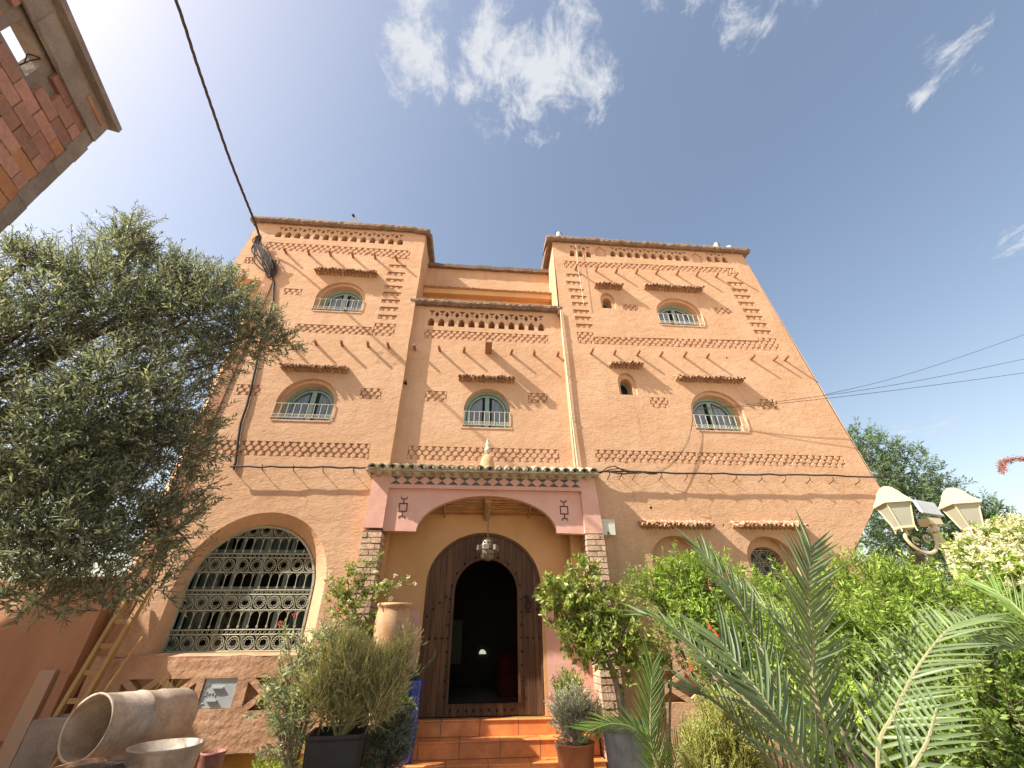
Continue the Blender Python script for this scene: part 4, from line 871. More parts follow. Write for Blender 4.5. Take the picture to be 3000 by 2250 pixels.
b = MB(); wbox(b, .06, .36, .03, .06, TOPZ-.185, TOPZ-.14); b.build('formwork_board', 'hollow_brick_pale', nb)
def hb(b):
    b.box((-.5, -.5, -.5), (.5, .5, .5))
ang = math.atan2(D_.y, D_.x); nbk = 0
z = TOPZ-.17-.145*12
for r in range(13):
    zc2 = z+.145*r+.07; s = .10-(r % 2)*.14; z_c = zc2
    if zc2 > TOPZ-.12: break
    while s < 3.4:
        L = .27; sc_ = s+L/2
        if s < .08: L2 = L-(.09-s); s0_ = .09
        else: L2 = L; s0_ = s
        if L2 > .06 and not (s+L > WS0+.02 and s < WS1-.02 and WZ0-.03 < zc2 < WZ1+.05):
            sc_ = s0_+L2/2
            m_ = 'hollow_brick' if random.random() < .86 else 'hollow_brick_pale'
            off = random.uniform(-.006, .006) if random.random() > .05 else -.05
            p = wp(sc_, off-.03, zc2+random.uniform(-.003, .003))
            o = piece('brick', 'hb', hb, m_, p, nb, rot=(0, random.uniform(-.012, .012), ang), scale=((L2-.008)*BS*random.uniform(.98, 1), .1*BS, (.145-.008)*BS)); nbk += 1
        s += L
b = MB(); b.tube([wp(.80, -.05, 4.33), wp(.79, -.05, 4.42), wp(.83, -.05, 4.5), wp(.80, -.05, 4.56), wp(.75, -.05, 4.62)], .005, 4); b.tube([wp(.80, -.05, 4.33), wp(.78, -.05, 4.5), wp(.75, -.05, 4.62)], .004, 4); b.build('bent_rod', 'iron_black', nb)
b = MB(); P0 = [wp(0, -.16, GB), wp(0, -1.5, GB), wp(0, -1.5, TOPZ-.1), wp(0, -.16, TOPZ-.1)]; b.add(P0, [(0, 1, 2, 3)])
b.quad(wp(5.5, -.02, GB), wp(5.5, -1.5, GB), wp(5.5, -1.5, TOPZ-.1), wp(5.5, -.02, TOPZ-.1)); b.build('side_wall', 'cement', nb)
# plain block added to throw shade on the lower-left walls, and the street wall
an = MB(); V = [(x, y, z) for z in (G0, 3.25) for x, y in ((-6.9, 2.9), (-6.9, 4.85), (-11, 4.85), (-11, 2.9))]
an.add(V, [(0, 1, 5, 4), (1, 2, 6, 5), (2, 3, 7, 6), (3, 0, 4, 7), (4, 5, 6, 7)]); props(an.build('shadow_block', 'wall_shade', None, origin=(-6.9, 4.85, G0)), 'plain block added at far left to shade the lower-left walls', 'building')
sw = empty('street_wall', (-4.2, 5.5, G0), 'shaded terracotta wall running left from the ladder with a grey pilaster', 'wall')
dx, dy = -.97, .243
def sp_(t, o, z): return (-4.12+dx*t+dy*o, 5.5+dy*t+dx*o*-1*-1, z)
def swb(b, t0, t1, o0, o1, z0, z1):
    V = [(-4.12+dx*t-dy*o, 5.5+dy*t+dx*o, z) for t in (t0, t1) for o in (o0, o1) for z in (z0, z1)]
    b.add(V, [(0, 1, 3, 2), (4, 6, 7, 5), (0, 4, 5, 1), (2, 3, 7, 6), (0, 2, 6, 4), (1, 5, 7, 3)])
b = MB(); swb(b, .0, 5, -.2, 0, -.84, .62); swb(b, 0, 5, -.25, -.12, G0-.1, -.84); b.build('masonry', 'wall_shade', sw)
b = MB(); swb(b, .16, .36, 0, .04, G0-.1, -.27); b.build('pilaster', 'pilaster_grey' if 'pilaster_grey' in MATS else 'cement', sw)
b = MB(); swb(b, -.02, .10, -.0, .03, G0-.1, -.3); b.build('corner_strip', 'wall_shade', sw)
# ladder leaning against the corner
ld = empty('ladder', (-3.7, 5.2, G0), 'yellow wooden ladder leaning against the left corner of the house', 'ladder')
def lerp(a, b, t): return tuple(a[i]+(b[i]-a[i])*t for i in range(3))
A0, A1 = (-3.92, 5.3, -.62), (-3.88, 5.5, .50); B0, B1 = (-3.75, 5.3, -.62), (-3.70, 5.5, .50)
props(MB().box((-3.98, 5.12, G0-.05), (-3.66, 5.5, -.625)).build('masonry_block', 'cement', None, origin=(-3.8, 5.3, G0)), 'rough dark masonry block under the foot of the ladder', 'block')
for a, c in ((A0, A1), (B0, B1)):
    d = Vector(c)-Vector(a); b = MB(); b.add([(a[0]-.02, a[1]-.03, a[2]), (a[0]+.02, a[1]-.03, a[2]), (a[0]+.02, a[1]+.03, a[2]), (a[0]-.02, a[1]+.03, a[2]), (c[0]-.02, c[1]-.03, c[2]), (c[0]+.02, c[1]-.03, c[2]), (c[0]+.02, c[1]+.03, c[2]), (c[0]-.02, c[1]+.03, c[2])],
        [(3, 2, 1, 0), (4, 5, 6, 7), (0, 1, 5, 4), (1, 2, 6, 5), (2, 3, 7, 6), (3, 0, 4, 7)]); b.build('rail', 'ladder_wood', ld)
for k in range(5):
    t = (k+.5)/5; a = lerp(A0, A1, t); c = lerp(B0, B1, t); b = MB(); b.add([(a[0], a[1]-.02, a[2]-.022), (c[0], c[1]-.02, c[2]-.022), (c[0], c[1]+.03, c[2]-.022), (a[0], a[1]+.03, a[2]-.022), (a[0], a[1]-.02, a[2]+.022), (c[0], c[1]-.02, c[2]+.022), (c[0], c[1]+.03, c[2]+.022), (a[0], a[1]+.03, a[2]+.022)],
        [(3, 2, 1, 0), (4, 5, 6, 7), (0, 1, 5, 4), (1, 2, 6, 5), (2, 3, 7, 6), (3, 0, 4, 7)]); b.build('rung', 'ladder_wood', ld)
b = MB(); b.tube([(-3.6, 4.98, -1.1), (-3.535, 5.45, .02)], .012, 6); props(b.build('cane', 'reed', None, origin=(-3.6, 4.98, -1.1)), 'thin pale cane leaning beside the ladder', 'cane')
# big galvanised drum lying on the tubs
dr = empty('metal_drum', (-2.8, 4.7, -.85), 'large dented galvanised drum lying on its side at lower left', 'drum')
Pa, Pb = Vector((-2.94, 4.3, -.575)), Vector((-2.70, 5.12, -.605)); ax = (Pb-Pa); Ld = ax.length; q = ax.to_track_quat('Z', 'Y').to_matrix().to_4x4(); M = Matrix.Translation(Pa) @ q
rr = .21; prof = [(rr-.008, .005), (rr+.006, 0), (rr+.003, .02), (rr, .03), (rr, Ld*.42), (rr+.006, Ld*.425), (rr+.002, Ld*.435), (rr-.002, Ld*.6), (rr+.004, Ld*.66), (rr, Ld*.67), (rr-.004, Ld*.93), (rr-.03, Ld*.985), (rr-.06, Ld), (0, Ld)]
b = MB().lathe(prof, (0, 0, 0), 44); rd = random.Random(3)
vv = []
for v in b.v:
    a = math.atan2(v[1], v[0]); k = 1-.035*math.exp(-((v[2]/Ld-.55)**2)/.01)*max(0, math.cos(a-1.2))+.006*math.sin(a*5+v[2]*9)+.01*math.sin(a*2+1); vv.append((v[0]*k, v[1]*k, v[2]))
b.v = [tuple(M @ Vector(v)) for v in vv]; b.build('shell', 'galvanised', dr, smooth=True)
b = MB().lathe([(rr-.008, .005), (rr-.012, .3), (rr-.014, Ld-.03), (0, Ld-.03)], (0, 0, 0), 44, M); b.build('inside', 'galvanised_in' if 'galvanised_in' in MATS else 'galvanised', dr, smooth=True)
def pot(name, c, prof, m, label, cat, n=28, soil=None, rim=None, sm=True, **kw):
    e = empty(name, (c[0], c[1], c[2]), label, cat, kw.get('group'))
    MB().lathe(prof, c, n).build('body', m, e, smooth=sm)
    if soil: MB().lathe([(0, soil[1]+.01), (soil[0]*.6, soil[1]+.006), (soil[0], soil[1])], c, n).build('soil', 'soil', e)
    return e
pot('metal_tub', (-2.27, 4.25, -.98), [(.17, -.2), (.2, 0), (.235, .285), (.243, .292), (.243, .3), (.232, .3), (.2, .02), (0, .02)], 'galvanised', 'open galvanised tub standing in front of the metal drum', 'tub')
pot('planting_bowl', (-2.55, 4.05, -1.1), [(.2, -.15), (.25, .2), (.27, .325), (.285, .33), (.285, .355), (.262, .355), (.25, .3), (.0, .3)], 'tile_pale', 'pale rimmed bowl full of soil below the metal drum', 'pot', soil=(.255, .33))
pot('red_tin', (-2.13, 4.72, G0), [(.085, 0), (.09, .25), (.09, .47), (.095, .475), (.095, .49), (.086, .49), (.085, .3), (0, .3)], 'red_tin', 'rusty red tin pot to the right of the metal tub', 'tin')
# pots by the door
pot('clay_jar', (-.865, 5.2, -.80), [(.09, 0), (.12, .15), (.17, .45), (.192, .7), (.192, .9), (.18, 1.03), (.172, 1.07), (.190, 1.085), (.195, 1.10), (.185, 1.115), (.165, 1.10), (.155, .95), (0, .85)], 'terracotta', 'tall pale clay jar standing left of the door', 'jar', 36)
bp = pot('blue_pot', (-.64, 5.6, -.99), [(.07, -.12), (.085, .0), (.11, .3), (.115, .5), (.12, .56), (.128, .585), (.118, .59), (.108, .57), (.1, .5), (0, .5)], 'blue_glaze', 'blue glazed pot with white painted pattern left of the steps', 'pot', soil=(.1, .55))
b = MB(); c = (-.64, 5.6, -.99)
def onpot(a, z, r=.117): return (c[0]+r*math.cos(a), c[1]+r*math.sin(a), c[2]+z)
a0 = -1.75
for s in (-1, 1):
    b.tube([onpot(a0+s*t, .26+.24*t, .1085+.01*t) for t in (0, .2, .4, .6, .8)], .004, 4); b.tube([onpot(a0+s*t, .34+.2*t, .111+.008*t) for t in (0, .2, .4, .6)], .0035, 4)
b.tube([onpot(a0, z, .112+(z-.3)*.02) for z in (.27, .36, .45, .53)], .004, 4)
for a in range(6): b.tube([onpot(a0+.0, .5, .118), onpot(a0+.16*math.cos(a), .5+.035*math.sin(a), .118)], .003, 4)
b.build('painted_pattern', 'white_glaze', bp)
e = MB(); c = (-1.10, 4.62, G0)
V = []; 
for z, r, in ((0, .19), (.58, .235), (.60, .245), (.62, .245), (.62, .225), (.5, .2)):
    for k in range(4):
        a = math.pi/4+k*math.pi/2+.12
        for dt in (-.1, .1): V.append((c[0]+r*1.25*math.cos(a+dt), c[1]+r*1.25*math.sin(a+dt), c[2]+z))
e.add(V, [(i*8+k, i*8+(k+1) % 8, i*8+8+(k+1) % 8, i*8+8+k) for i in range(5) for k in range(8)]+[tuple(range(40, 48))]); pl_ = empty('planter', c, 'square black planter holding the big brown bush left of the steps', 'planter')
e.build('body', 'black_plastic', pl_); MB().box((c[0]-.2, c[1]-.2, c[2]+.52), (c[0]+.2, c[1]+.2, c[2]+.56)).build('soil', 'soil', pl_)
pot('terracotta_pot', (1.01, 5.0, G0), [(.15, 0), (.165, .3), (.185, .42), (.19, .425), (.19, .44), (.172, .44), (.16, .38), (0, .38)], 'terracotta_red', 'terracotta pot with red drips right of the steps holding silver lavender', 'pot', soil=(.165, .41))
gp = empty('fluted_pot', (1.44, 4.75, G0), 'tall fluted grey glazed pot holding the lemon tree right of the steps', 'pot')
b = MB(); prof = [(.15, 0), (.175, .2), (.2, .5), (.205, .555), (.225, .57), (.235, .59), (.225, .612), (.2, .61), (.19, .55), (0, .55)]; n = 48
for i, (r, z) in enumerate(prof):
    for k in range(n):
        f = 1+(.022*(1 if (k//2) % 2 else -1) if 0 < z < .54 and i < 4 else 0); b.v.append((1.44+r*f*math.cos(2*math.pi*k/n), 4.75+r*f*math.sin(2*math.pi*k/n), G0+z))
b.f = [(i*n+k, i*n+(k+1) % n, (i+1)*n+(k+1) % n, (i+1)*n+k) for i in range(len(prof)-1) for k in range(n)]; b.build('body', 'grey_glaze', gp); MB().lathe([(0, .57), (.19, .57)], (1.44, 4.75, G0), 20).build('soil', 'soil', gp)
pot('dark_pot', (1.10, 5.6, -.95), [(.09, 0), (.12, .28), (.125, .3), (.11, .3), (0, .28)], 'black_plastic', 'small dark pot in the corner right of the door', 'pot', soil=(.1, .285))
# ------------------------------------------------------------ foliage helpers
def leafmesh(name, m, parent, P0, D, L, Wd, N_=None, fold=.25, origin=None, curl=0.0):
    """many two-triangle leaves: base point, direction, length, width"""
    n = len(P0); D = D/np.linalg.norm(D, axis=1, keepdims=True)
    if N_ is None: N_ = RNG.normal(size=(n, 3)); N_[:, 2] += .5
    side = np.cross(D, N_); side /= np.linalg.norm(side, axis=1, keepdims=True)+1e-9; nn = np.cross(side, D)
    L = np.asarray(L).reshape(-1, 1)*np.ones((n, 1)); Wd = np.asarray(Wd).reshape(-1, 1)*np.ones((n, 1))
    mid = P0+D*L*.45
    V = np.stack([P0, mid+side*Wd*.5+nn*Wd*fold, P0+D*L-nn*L*curl, mid-side*Wd*.5+nn*Wd*fold], 1).reshape(-1, 3)
    org = np.array(T(origin) if origin is not None else WP[parent]); V = V*S+np.array([0, 0, EZ])-org
    me = bpy.data.meshes.new(name); me.vertices.add(4*n); me.vertices.foreach_set('co', V.ravel())
    idx = np.arange(4*n).reshape(n, 4); tri = np.concatenate([idx[:, [0, 1, 2]], idx[:, [0, 2, 3]]], 1).reshape(-1)
    me.loops.add(6*n); me.loops.foreach_set('vertex_index', tri.astype(np.int32)); me.polygons.add(2*n)
    me.polygons.foreach_set('loop_start', (np.arange(2*n)*3).astype(np.int32)); me.polygons.foreach_set('loop_total', np.full(2*n, 3, np.int32))
    me.materials.append(MATS[m]); me.update(calc_edges=True); me.validate()
    o = bpy.data.objects.new(name, me); return place(o, origin, parent)
def unit(v): return v/(np.linalg.norm(v, axis=1, keepdims=True)+1e-9)
def sprays(lobes, n_twigs, tl, per, ll, lw, out=.8, up=.4, shell=.45, ang=.8, dens=None, jitter=.25, tuft=False, droop=0.0):
    """twigs growing out of ellipsoid lobes, with leaves set along them. returns leaf arrays and twig lines"""
    lob = np.array([[a, b, c, r] for a, b, c, r in lobes]); w = lob[:, 3]**2; w = w/w.sum()
    k = RNG.choice(len(lob), n_twigs, p=w); d = unit(RNG.normal(size=(n_twigs, 3))); rad = RNG.uniform(shell, 1.0, n_twigs)**.7
    base = lob[k, :3]+d*(lob[k, 3]*rad)[:, None]*np.array([1, .9, 1])
    dr_ = unit(d*out+np.array([0, 0, up])+RNG.normal(size=(n_twigs, 3))*.35)
    TL = tl*RNG.uniform(.6, 1.3, n_twigs)
    t = (np.arange(per)+.5)/per
    P_ = base[:, None, :]+dr_[:, None, :]*(TL[:, None]*t[None, :])[:, :, None]; P_[:, :, 2] -= droop*(TL[:, None]*t[None, :]**2)
    perp = unit(np.cross(dr_, RNG.normal(size=(n_twigs, 3)))); perp2 = np.cross(dr_, perp)
    ph = RNG.uniform(0, 6.28, (n_twigs, 1))+np.arange(per)[None, :]*(np.pi if not tuft else 2.4)+RNG.normal(size=(n_twigs, per))*.35
    lat = perp[:, None, :]*np.cos(ph)[:, :, None]+perp2[:, None, :]*np.sin(ph)[:, :, None]
    LD = unit((dr_[:, None, :]*math.cos(ang)+lat*math.sin(ang)).reshape(-1, 3)+RNG.normal(size=(n_twigs*per, 3))*jitter*.5)
    LL = ll*RNG.uniform(.7, 1.2, n_twigs*per)
    return P_.reshape(-1, 3), LD, LL, LL*lw, base, base+dr_*TL[:, None]
def twigmesh(name, m, parent, A, B, r, origin=None):
    """thin three-sided stems from A to B"""
    n = len(A); D = unit(B-A); a = unit(np.cross(D, np.array([.3, .5, .8]))); c = np.cross(D, a); V = []
    for P_, rr_ in ((A, r), (B, r*.5)):
        for k in range(3): V.append(P_+(a*math.cos(2.09*k)+c*math.sin(2.09*k))*rr_)
    V = np.stack(V, 1).reshape(-1, 3); org = np.array(T(origin) if origin is not None else WP[parent]); V = V*S+np.array([0, 0, EZ])-org
    base = np.arange(n)[:, None]*6; F = np.concatenate([base+np.array([[k, (k+1) % 3, 3+(k+1) % 3, 3+k]]) for k in range(3)], 0)
    me = bpy.data.meshes.new(name); me.vertices.add(6*n); me.vertices.foreach_set('co', V.ravel()); me.loops.add(12*n); me.loops.foreach_set('vertex_index', F.reshape(-1).astype(np.int32))
    me.polygons.add(3*n); me.polygons.foreach_set('loop_start', (np.arange(3*n)*4).astype(np.int32)); me.polygons.foreach_set('loop_total', np.full(3*n, 4, np.int32))
    me.materials.append(MATS[m]); me.update(calc_edges=True); o = bpy.data.objects.new(name, me); return place(o, origin, parent)
def bush(name, origin, label, cat, lobes, n, tl, per, ll, lw, m, stem='bark', twigs=True, group=None, part='foliage', stems=None, **kw):
    e = empty(name, origin, label, cat, group)
    P_, LD, LL, LW, A, B = sprays(lobes, n, tl, per, ll, lw, **kw); leafmesh(part, m, e, P_, LD, LL, LW)
    if twigs:
        twigmesh('twigs', stem, e, A-(B-A)*.3, B, .0035)
    if stems is None:
        b = MB()
        for a, y, z, r in lobes:
            p0 = Vector(origin); p3 = Vector((a, y, z)); b.tube(spline([p0, p0*.6+p3*.4+Vector((random.uniform(-.05, .05), random.uniform(-.05, .05), .05)), p3], 4), [.014]*8+[.008], 5)
        b.build('stem', stem, e)
    elif stems:
        b = MB()
        for pts, r in stems: q = spline(pts, 5); b.tube(q, [r*(1-.65*i/len(q)) for i in range(len(q))], 8)
        b.build('trunk', stem, e)
    return e
# ------------------------------------------------------------ olive tree, left foreground
OL = [(-3.66, 3.3, 2.78, 0.64), (-3.95, 3.1, 2.19, 0.52), (-2.98, 3.4, 2.74, 0.5), (-2.40, 3.5, 2.65, 0.29), (-2.12, 3.6, 2.66, 0.14), (-2.95, 3.3, 1.63, 0.62), (-3.32, 3.2, 1.21, 0.58), (-2.48, 3.5, 0.75, 0.32), (-2.77, 3.2, 0.55, 0.46), (-3.1, 3.2, .9, .5), (-2.6, 3.4, 1.4, .35), (-2.42, 3.6, 1.1, 0.12),
      (-3.87, 3.2, 3.66, 0.12), (-3.72, 3.2, 3.4, 0.2), (-3.86, 3.2, 3.85, .12), (-3.9, 3.2, 3.6, .18), (-3.78, 3.2, 3.55, .15), (-4.34, 3.0, 3.0, 0.2), (-4.5, 3.0, 3.1, .12), (-4.0, 3.1, 3.0, 0.2), (-3.31, 3.4, 3.35, 0.16), (-3.04, 3.5, 3.5, 0.1), (-2.4, 3.6, 0.34, 0.14), (-2.84, 3.2, 0.28, 0.16), (-2.5, 3.3, 0.26, 0.12), (-4.6, 3.1, 1.6, .7), (-4.9, 3.0, 2.4, .6), (-3.9, 3.2, .6, .5), (-2.6, 3.45, 2.25, .22), (-2.80, 3.5, 3.3, .16), (-3.02, 3.45, 3.2, .22), (-2.62, 3.5, 3.0, .18), (-3.3, 3.35, 3.3, .25)]
ot = empty('olive_tree', (-4.9, 3.1, G0), 'large silvery olive tree filling the left side in front of the house', 'tree')
P_, LD, LL, LW, A, B = sprays(OL, 8200, .19, 14, .054, .23, out=.7, up=.6, shell=.1, ang=.8, jitter=.45)
leafmesh('crown', 'olive_leaf', ot, P_, LD, LL, LW); twigmesh('twigs', 'bark', ot, A, B, .003)
b = MB(); root = Vector((-4.9, 3.1, G0)); b.tube([root, (-4.85, 3.1, -.5), (-4.7, 3.12, .3), (-4.6, 3.12, .9)], [.17, .14, .12, .1], 10)
for a, y, z, r in OL:
    if r > .18:
        q = spline([Vector((-4.65, 3.12, .6)), Vector((-4.65, 3.12, .6)).lerp(Vector((a, y, z)), .45)+Vector((random.uniform(-.15, .15), random.uniform(-.1, .1), random.uniform(-.1, .2))), Vector((a, y, z))], 6); b.tube(q, [.032*(1-.8*i/len(q))+.004 for i in range(len(q))], 6)
        for k in range(5):
            v = Vector((random.gauss(0, 1), random.gauss(0, .8), random.gauss(.3, 1))).normalized()*r*.9; c = Vector((a, y, z)); b.tube(spline([c, c+v*.5+Vector((0, 0, .04)), c+v], 4), [.009, .008, .007, .006, .006, .005, .004, .004, .003], 4)
b.build('trunk', 'bark', ot)
# ------------------------------------------------------------ tall tree behind the house, right
FT = [(13.2, 12, 5.6, .62), (13.9, 12.1, 5.25, .65), (14.55, 12, 4.6, .8), (15.05, 12, 3.75, .7), (12.9, 12.2, 4.4, 1.0), (13.5, 12.2, 3.3, 1.05), (14.6, 12.1, 2.75, .85), (11.9, 12.4, 2.5, .9), (12.2, 12.3, 3.3, .9), (13.2, 12, 1.9, .8), (12.4, 12.2, 1.3, .7), (14.3, 12, 3.6, .7)]
ft = empty('feathery_tree', (13.2, 12, G0), 'tall feathery green tree behind the right corner of the house', 'tree')
P_, LD, LL, LW, A, B = sprays(FT, 1700, .42, 16, .14, .26, out=.6, up=.25, shell=.35, ang=.9, jitter=.3); leafmesh('crown', 'tree_leaf', ft, P_, LD, LL, LW)
b = MB(); b.tube(spline([(13.2, 12, G0), (13.2, 12, 1.6), (13.3, 12, 2.2), (13.55, 12, 3.0), (13.8, 12, 4.0), (13.75, 12, 5.2)], 5), [.2]*8+[.15]*8+[.08]*10, 8); b.tube(spline([(13.25, 12, 2.1), (14.2, 12, 3.1), (14.8, 12, 4.2)], 5), [.09]*6+[.05]*5, 6)
for a, y, z, r in FT:
    c = Vector((a, y, z)); b.tube(spline([Vector((13.4, 12, max(1.5, z-1.3))), c*.6+Vector((13.5, 12, z-.6))*.4, c], 4), [.05]*4+[.03]*5, 5)
b.build('trunk', 'bark', ft)
ft2 = empty('round_tree', (16.3, 12, G0), 'smaller dark tree at the far right behind the street lamp', 'tree')
P_, LD, LL, LW, A, B = sprays([(15.7, 12, 2.6, .6), (16.25, 12, 2.95, .62), (16.7, 12, 2.5, .5), (15.9, 12.2, 2.0, .8), (16.9, 12.2, 1.9, .6), (14.9, 12.1, 1.7, .7)], 900, .42, 16, .17, .24, out=.6, up=.25, shell=.2, ang=.9); leafmesh('crown', 'tree_leaf', ft2, P_, LD, LL, LW)
b = MB(); b.tube([(16.3, 12, G0), (16.25, 12, .8), (16.2, 12, 2.4)], [.14, .11, .05], 8); b.tube([(16.25, 12, .8), (15.7, 12, 2.3)], [.06, .03], 6); b.tube([(16.25, 12, .9), (15.0, 12, 1.6)], [.06, .03], 6); b.build('trunk', 'bark', ft2)
# ------------------------------------------------------------ street lamp
la = empty('street_lamp', (5.2, 4.5, G0), 'cream double lantern street lamp with curled arms, right of the house', 'street lamp')
b = MB(); b.tube([(5.33, 4.5, G0), (5.33, 4.5, .3), (5.35, 4.5, .8), (5.37, 4.5, 1.08)], [.045, .04, .036, .034], 10)
for z in (.55, .82, 1.0): b.tube([(5.345, 4.5, z), (5.345, 4.5, z+.03)], .05, 10)
b.build('pole', 'lantern_cream', la)
b = MB(); b.box((5.31, 4.46, 1.08), (5.47, 4.6, 1.155)); b.build('lamp_head', 'lantern_cream', la)
fl = MB(); M = Matrix.Translation((5.40, 4.48, 1.27)) @ Matrix.Rotation(.15, 4, 'Y') @ Matrix.Rotation(-.25, 4, 'X'); fl.box((-.12, -.015, -.085), (.12, .02, .085), M); fl.build('floodlight', 'panel_grey', la)
for pts in ([(4.97, 4.5, .98), (4.94, 4.5, .93), (4.98, 4.5, .84), (5.08, 4.5, .77), (5.2, 4.5, .78), (5.29, 4.5, .86), (5.33, 4.5, .98)], [(5.36, 4.5, .98), (5.43, 4.5, .86), (5.53, 4.5, .77), (5.66, 4.5, .76), (5.78, 4.5, .84), (5.84, 4.5, .97)]):
    q = spline(pts, 5); MB().tube(q, .018, 7).build('arm', 'lantern_cream', la)
b = MB()
for cx_, cz_ in ((5.72, .93), (5.6, .9), (5.05, .9), (5.2, .92)): b.tube([(cx_+.04*math.cos(a*math.pi/5), 4.5, cz_+.04*math.sin(a*math.pi/5)) for a in range(9)], .008, 5)
b.build('scroll', 'lantern_cream', la)
def frus(b, c, prof, rot, n=4):
    V = []
    for r, z in prof: V += [(c[0]+r*math.cos(rot+2*math.pi*k/n), c[1]+r*math.sin(rot+2*math.pi*k/n), c[2]+z) for k in range(n)]
    b.add(V, [(i*n+k, i*n+(k+1) % n, (i+1)*n+(k+1) % n, (i+1)*n+k) for i in range(len(prof)-1) for k in range(n)]+[tuple(range(n))[::-1], tuple((len(prof)-1)*n+k for k in range(n))])
for cx_ in (4.985, 5.865):
    c = (cx_, 4.5, 1.05); rot = math.pi/4-.35
    b = MB(); frus(b, c, [(.095, 0), (.168, .265)], rot); g1 = b.build('lantern_glass', 'lantern_glass', la)
    b = MB(); frus(b, c, [(.11, -.02), (.11, 0.002)], rot); b.build('lantern_base', 'lantern_cream', la); b = MB(); frus(b, c, [(.165, .255), (.205, .26), (.2, .275), (.135, .36), (.115, .40), (.075, .45), (.04, .475), (.0, .485)], rot); b.build('lantern_roof', 'lantern_cream', la)
    b = MB()
    for k in range(4): a = rot+k*math.pi/2; b.tube([(c[0]+.097*math.cos(a), c[1]+.097*math.sin(a), c[2]), (c[0]+.17*math.cos(a), c[1]+.17*math.sin(a), c[2]+.265)], .009, 4)
    for k in range(4): a = rot+k*math.pi/2; b.tube([(c[0]+.1*math.cos(a), c[1]+.1*math.sin(a), c[2]-.02), (c[0]+.105*math.cos(a), c[1]+.105*math.sin(a), c[2]-.06)], .008, 4)
    b.tube([(c[0], c[1], c[2]-.09), (c[0], c[1], c[2])], .015, 6); b.build('lantern_frame', 'lantern_cream', la)
# ------------------------------------------------------------ garden, right side
kwS = dict(out=.7, up=.35, shell=.25, ang=.95, jitter=.35)
SHA = [(a_, b_, c_-.1, r_) for a_, b_, c_, r_ in [(1.97, 4.9, .52, .17), (2.24, 4.8, .6, .22), (2.55, 4.75, .6, .25), (2.79, 4.6, .4, .25), (2.23, 4.8, .33, .24), (2.43, 4.6, .1, .26), (2.75, 4.6, .05, .3), (2.9, 4.5, -.35, .35), (2.42, 4.55, -.25, .2)]]
bush('trumpet_shrub', (2.5, 4.7, G0), 'bright green leafy shrub with orange trumpet flowers under the arched niche', 'shrub', SHA, 1350, .2, 16, .058, .27, 'shrub_leaf', **kwS)
SHB = [(a_, b_, c_-.05, r_) for a_, b_, c_, r_ in [(3.05, 4.2, .28, .25), (3.47, 4.2, .3, .27), (3.95, 4.2, .38, .29), (4.23, 4.1, .33, .28), (4.41, 4.0, .2, .27), (3.05, 4.0, .0, .31), (3.4, 3.9, -.05, .36), (3.71, 3.8, -.1, .35), (2.66, 3.9, -.15, .27), (3.2, 3.8, -.45, .4), (3.9, 3.8, -.4, .4)]]
bush('jasmine_shrub', (3.5, 4.0, G0), 'broad mass of fresh green leaves between the house corner and the lamp', 'shrub', SHB, 2300, .2, 16, .056, .27, 'shrub_leaf', **kwS)
SHC = [(3.86, 3.4, -.12, .29), (4.03, 3.3, -.16, .28), (3.32, 3.3, -.36, .29), (3.45, 3.1, -.38, .3), (3.0, 3.4, -.42, .3), (3.23, 2.9, -.55, .27), (2.9, 2.9, -.6, .26), (2.82, 3.1, -.58, .24), (2.78, 3.5, -.36, .26), (2.39, 3.2, -.55, .2), (3.6, 2.9, -.7, .35), (3.0, 2.8, -.9, .35), (2.3, 3.0, -.8, .3)]
bush('dense_hedge', (3.2, 3.1, G0), 'dense dark green hedge filling the lower right corner', 'hedge', SHC, 1900, .15, 14, .05, .42, 'shrub_deep', **kwS)
bush('leafy_sprig', (2.2, 2.7, G0), 'sunlit fresh green sprig in front of the palm fronds at lower right', 'shrub', [(2.09, 2.7, -.38, .07), (2.19, 2.7, -.43, .07), (1.99, 2.8, -.41, .06)], 60, .15, 13, .05, .36, 'shrub_leaf', **kwS)
# creamy flowering shrub at the right edge
WH = [(4.95, 3.9, .55, .2), (5.14, 3.8, .64, .2), (5.27, 3.7, .68, .2), (4.83, 3.8, .4, .17), (4.9, 3.6, .35, .25), (4.6, 3.7, .15, .25), (5.2, 3.6, .3, .3), (4.8, 3.5, -.1, .4)]
wf = bush('flowering_shrub', (4.9, 3.7, G0), 'shrub covered in creamy white blossom below the lamp at the right edge', 'shrub', WH, 650, .16, 13, .055, .38, 'shrub_leaf', **kwS)
P_, LD, LL, LW, A, B = sprays([(a_, b_-.06, c_+.07, r_) for a_, b_, c_, r_ in WH[:5]], 560, .07, 11, .032, .6, out=.8, up=.6, shell=.8, ang=1.1, tuft=True); leafmesh('blossom', 'petal_white', wf, P_, LD, LL, LW)
def flowers(name, e, centres, r, nper, m, L=.03): 
    for ce in centres:
        c = np.repeat(np.array([ce]), nper, 0); d = unit(RNG.normal(size=c.shape)); leafmesh(name, m, e, c+d*r*.3, d, L*RNG.uniform(.7, 1.1, len(c)), L*.55)
tr_ = [o for o in bpy.data.objects if o.name == 'trumpet_shrub'][0]
for p in [(2.62, 4.45, .55), (2.28, 4.4, .02), (2.30, 4.38, -.05), (2.27, 4.38, .12), (2.97, 4.3, .3), (2.1, 4.6, -.22), (2.05, 4.62, -.3), (2.31, 4.36, .05)]:
    MB().tube([p, (p[0]+.005, p[1]-.01, p[2]-.04), (p[0]+.012, p[1]-.015, p[2]-.075)], [.005, .008, .016], 6).build('trumpet_flower', 'petal_red', tr_)
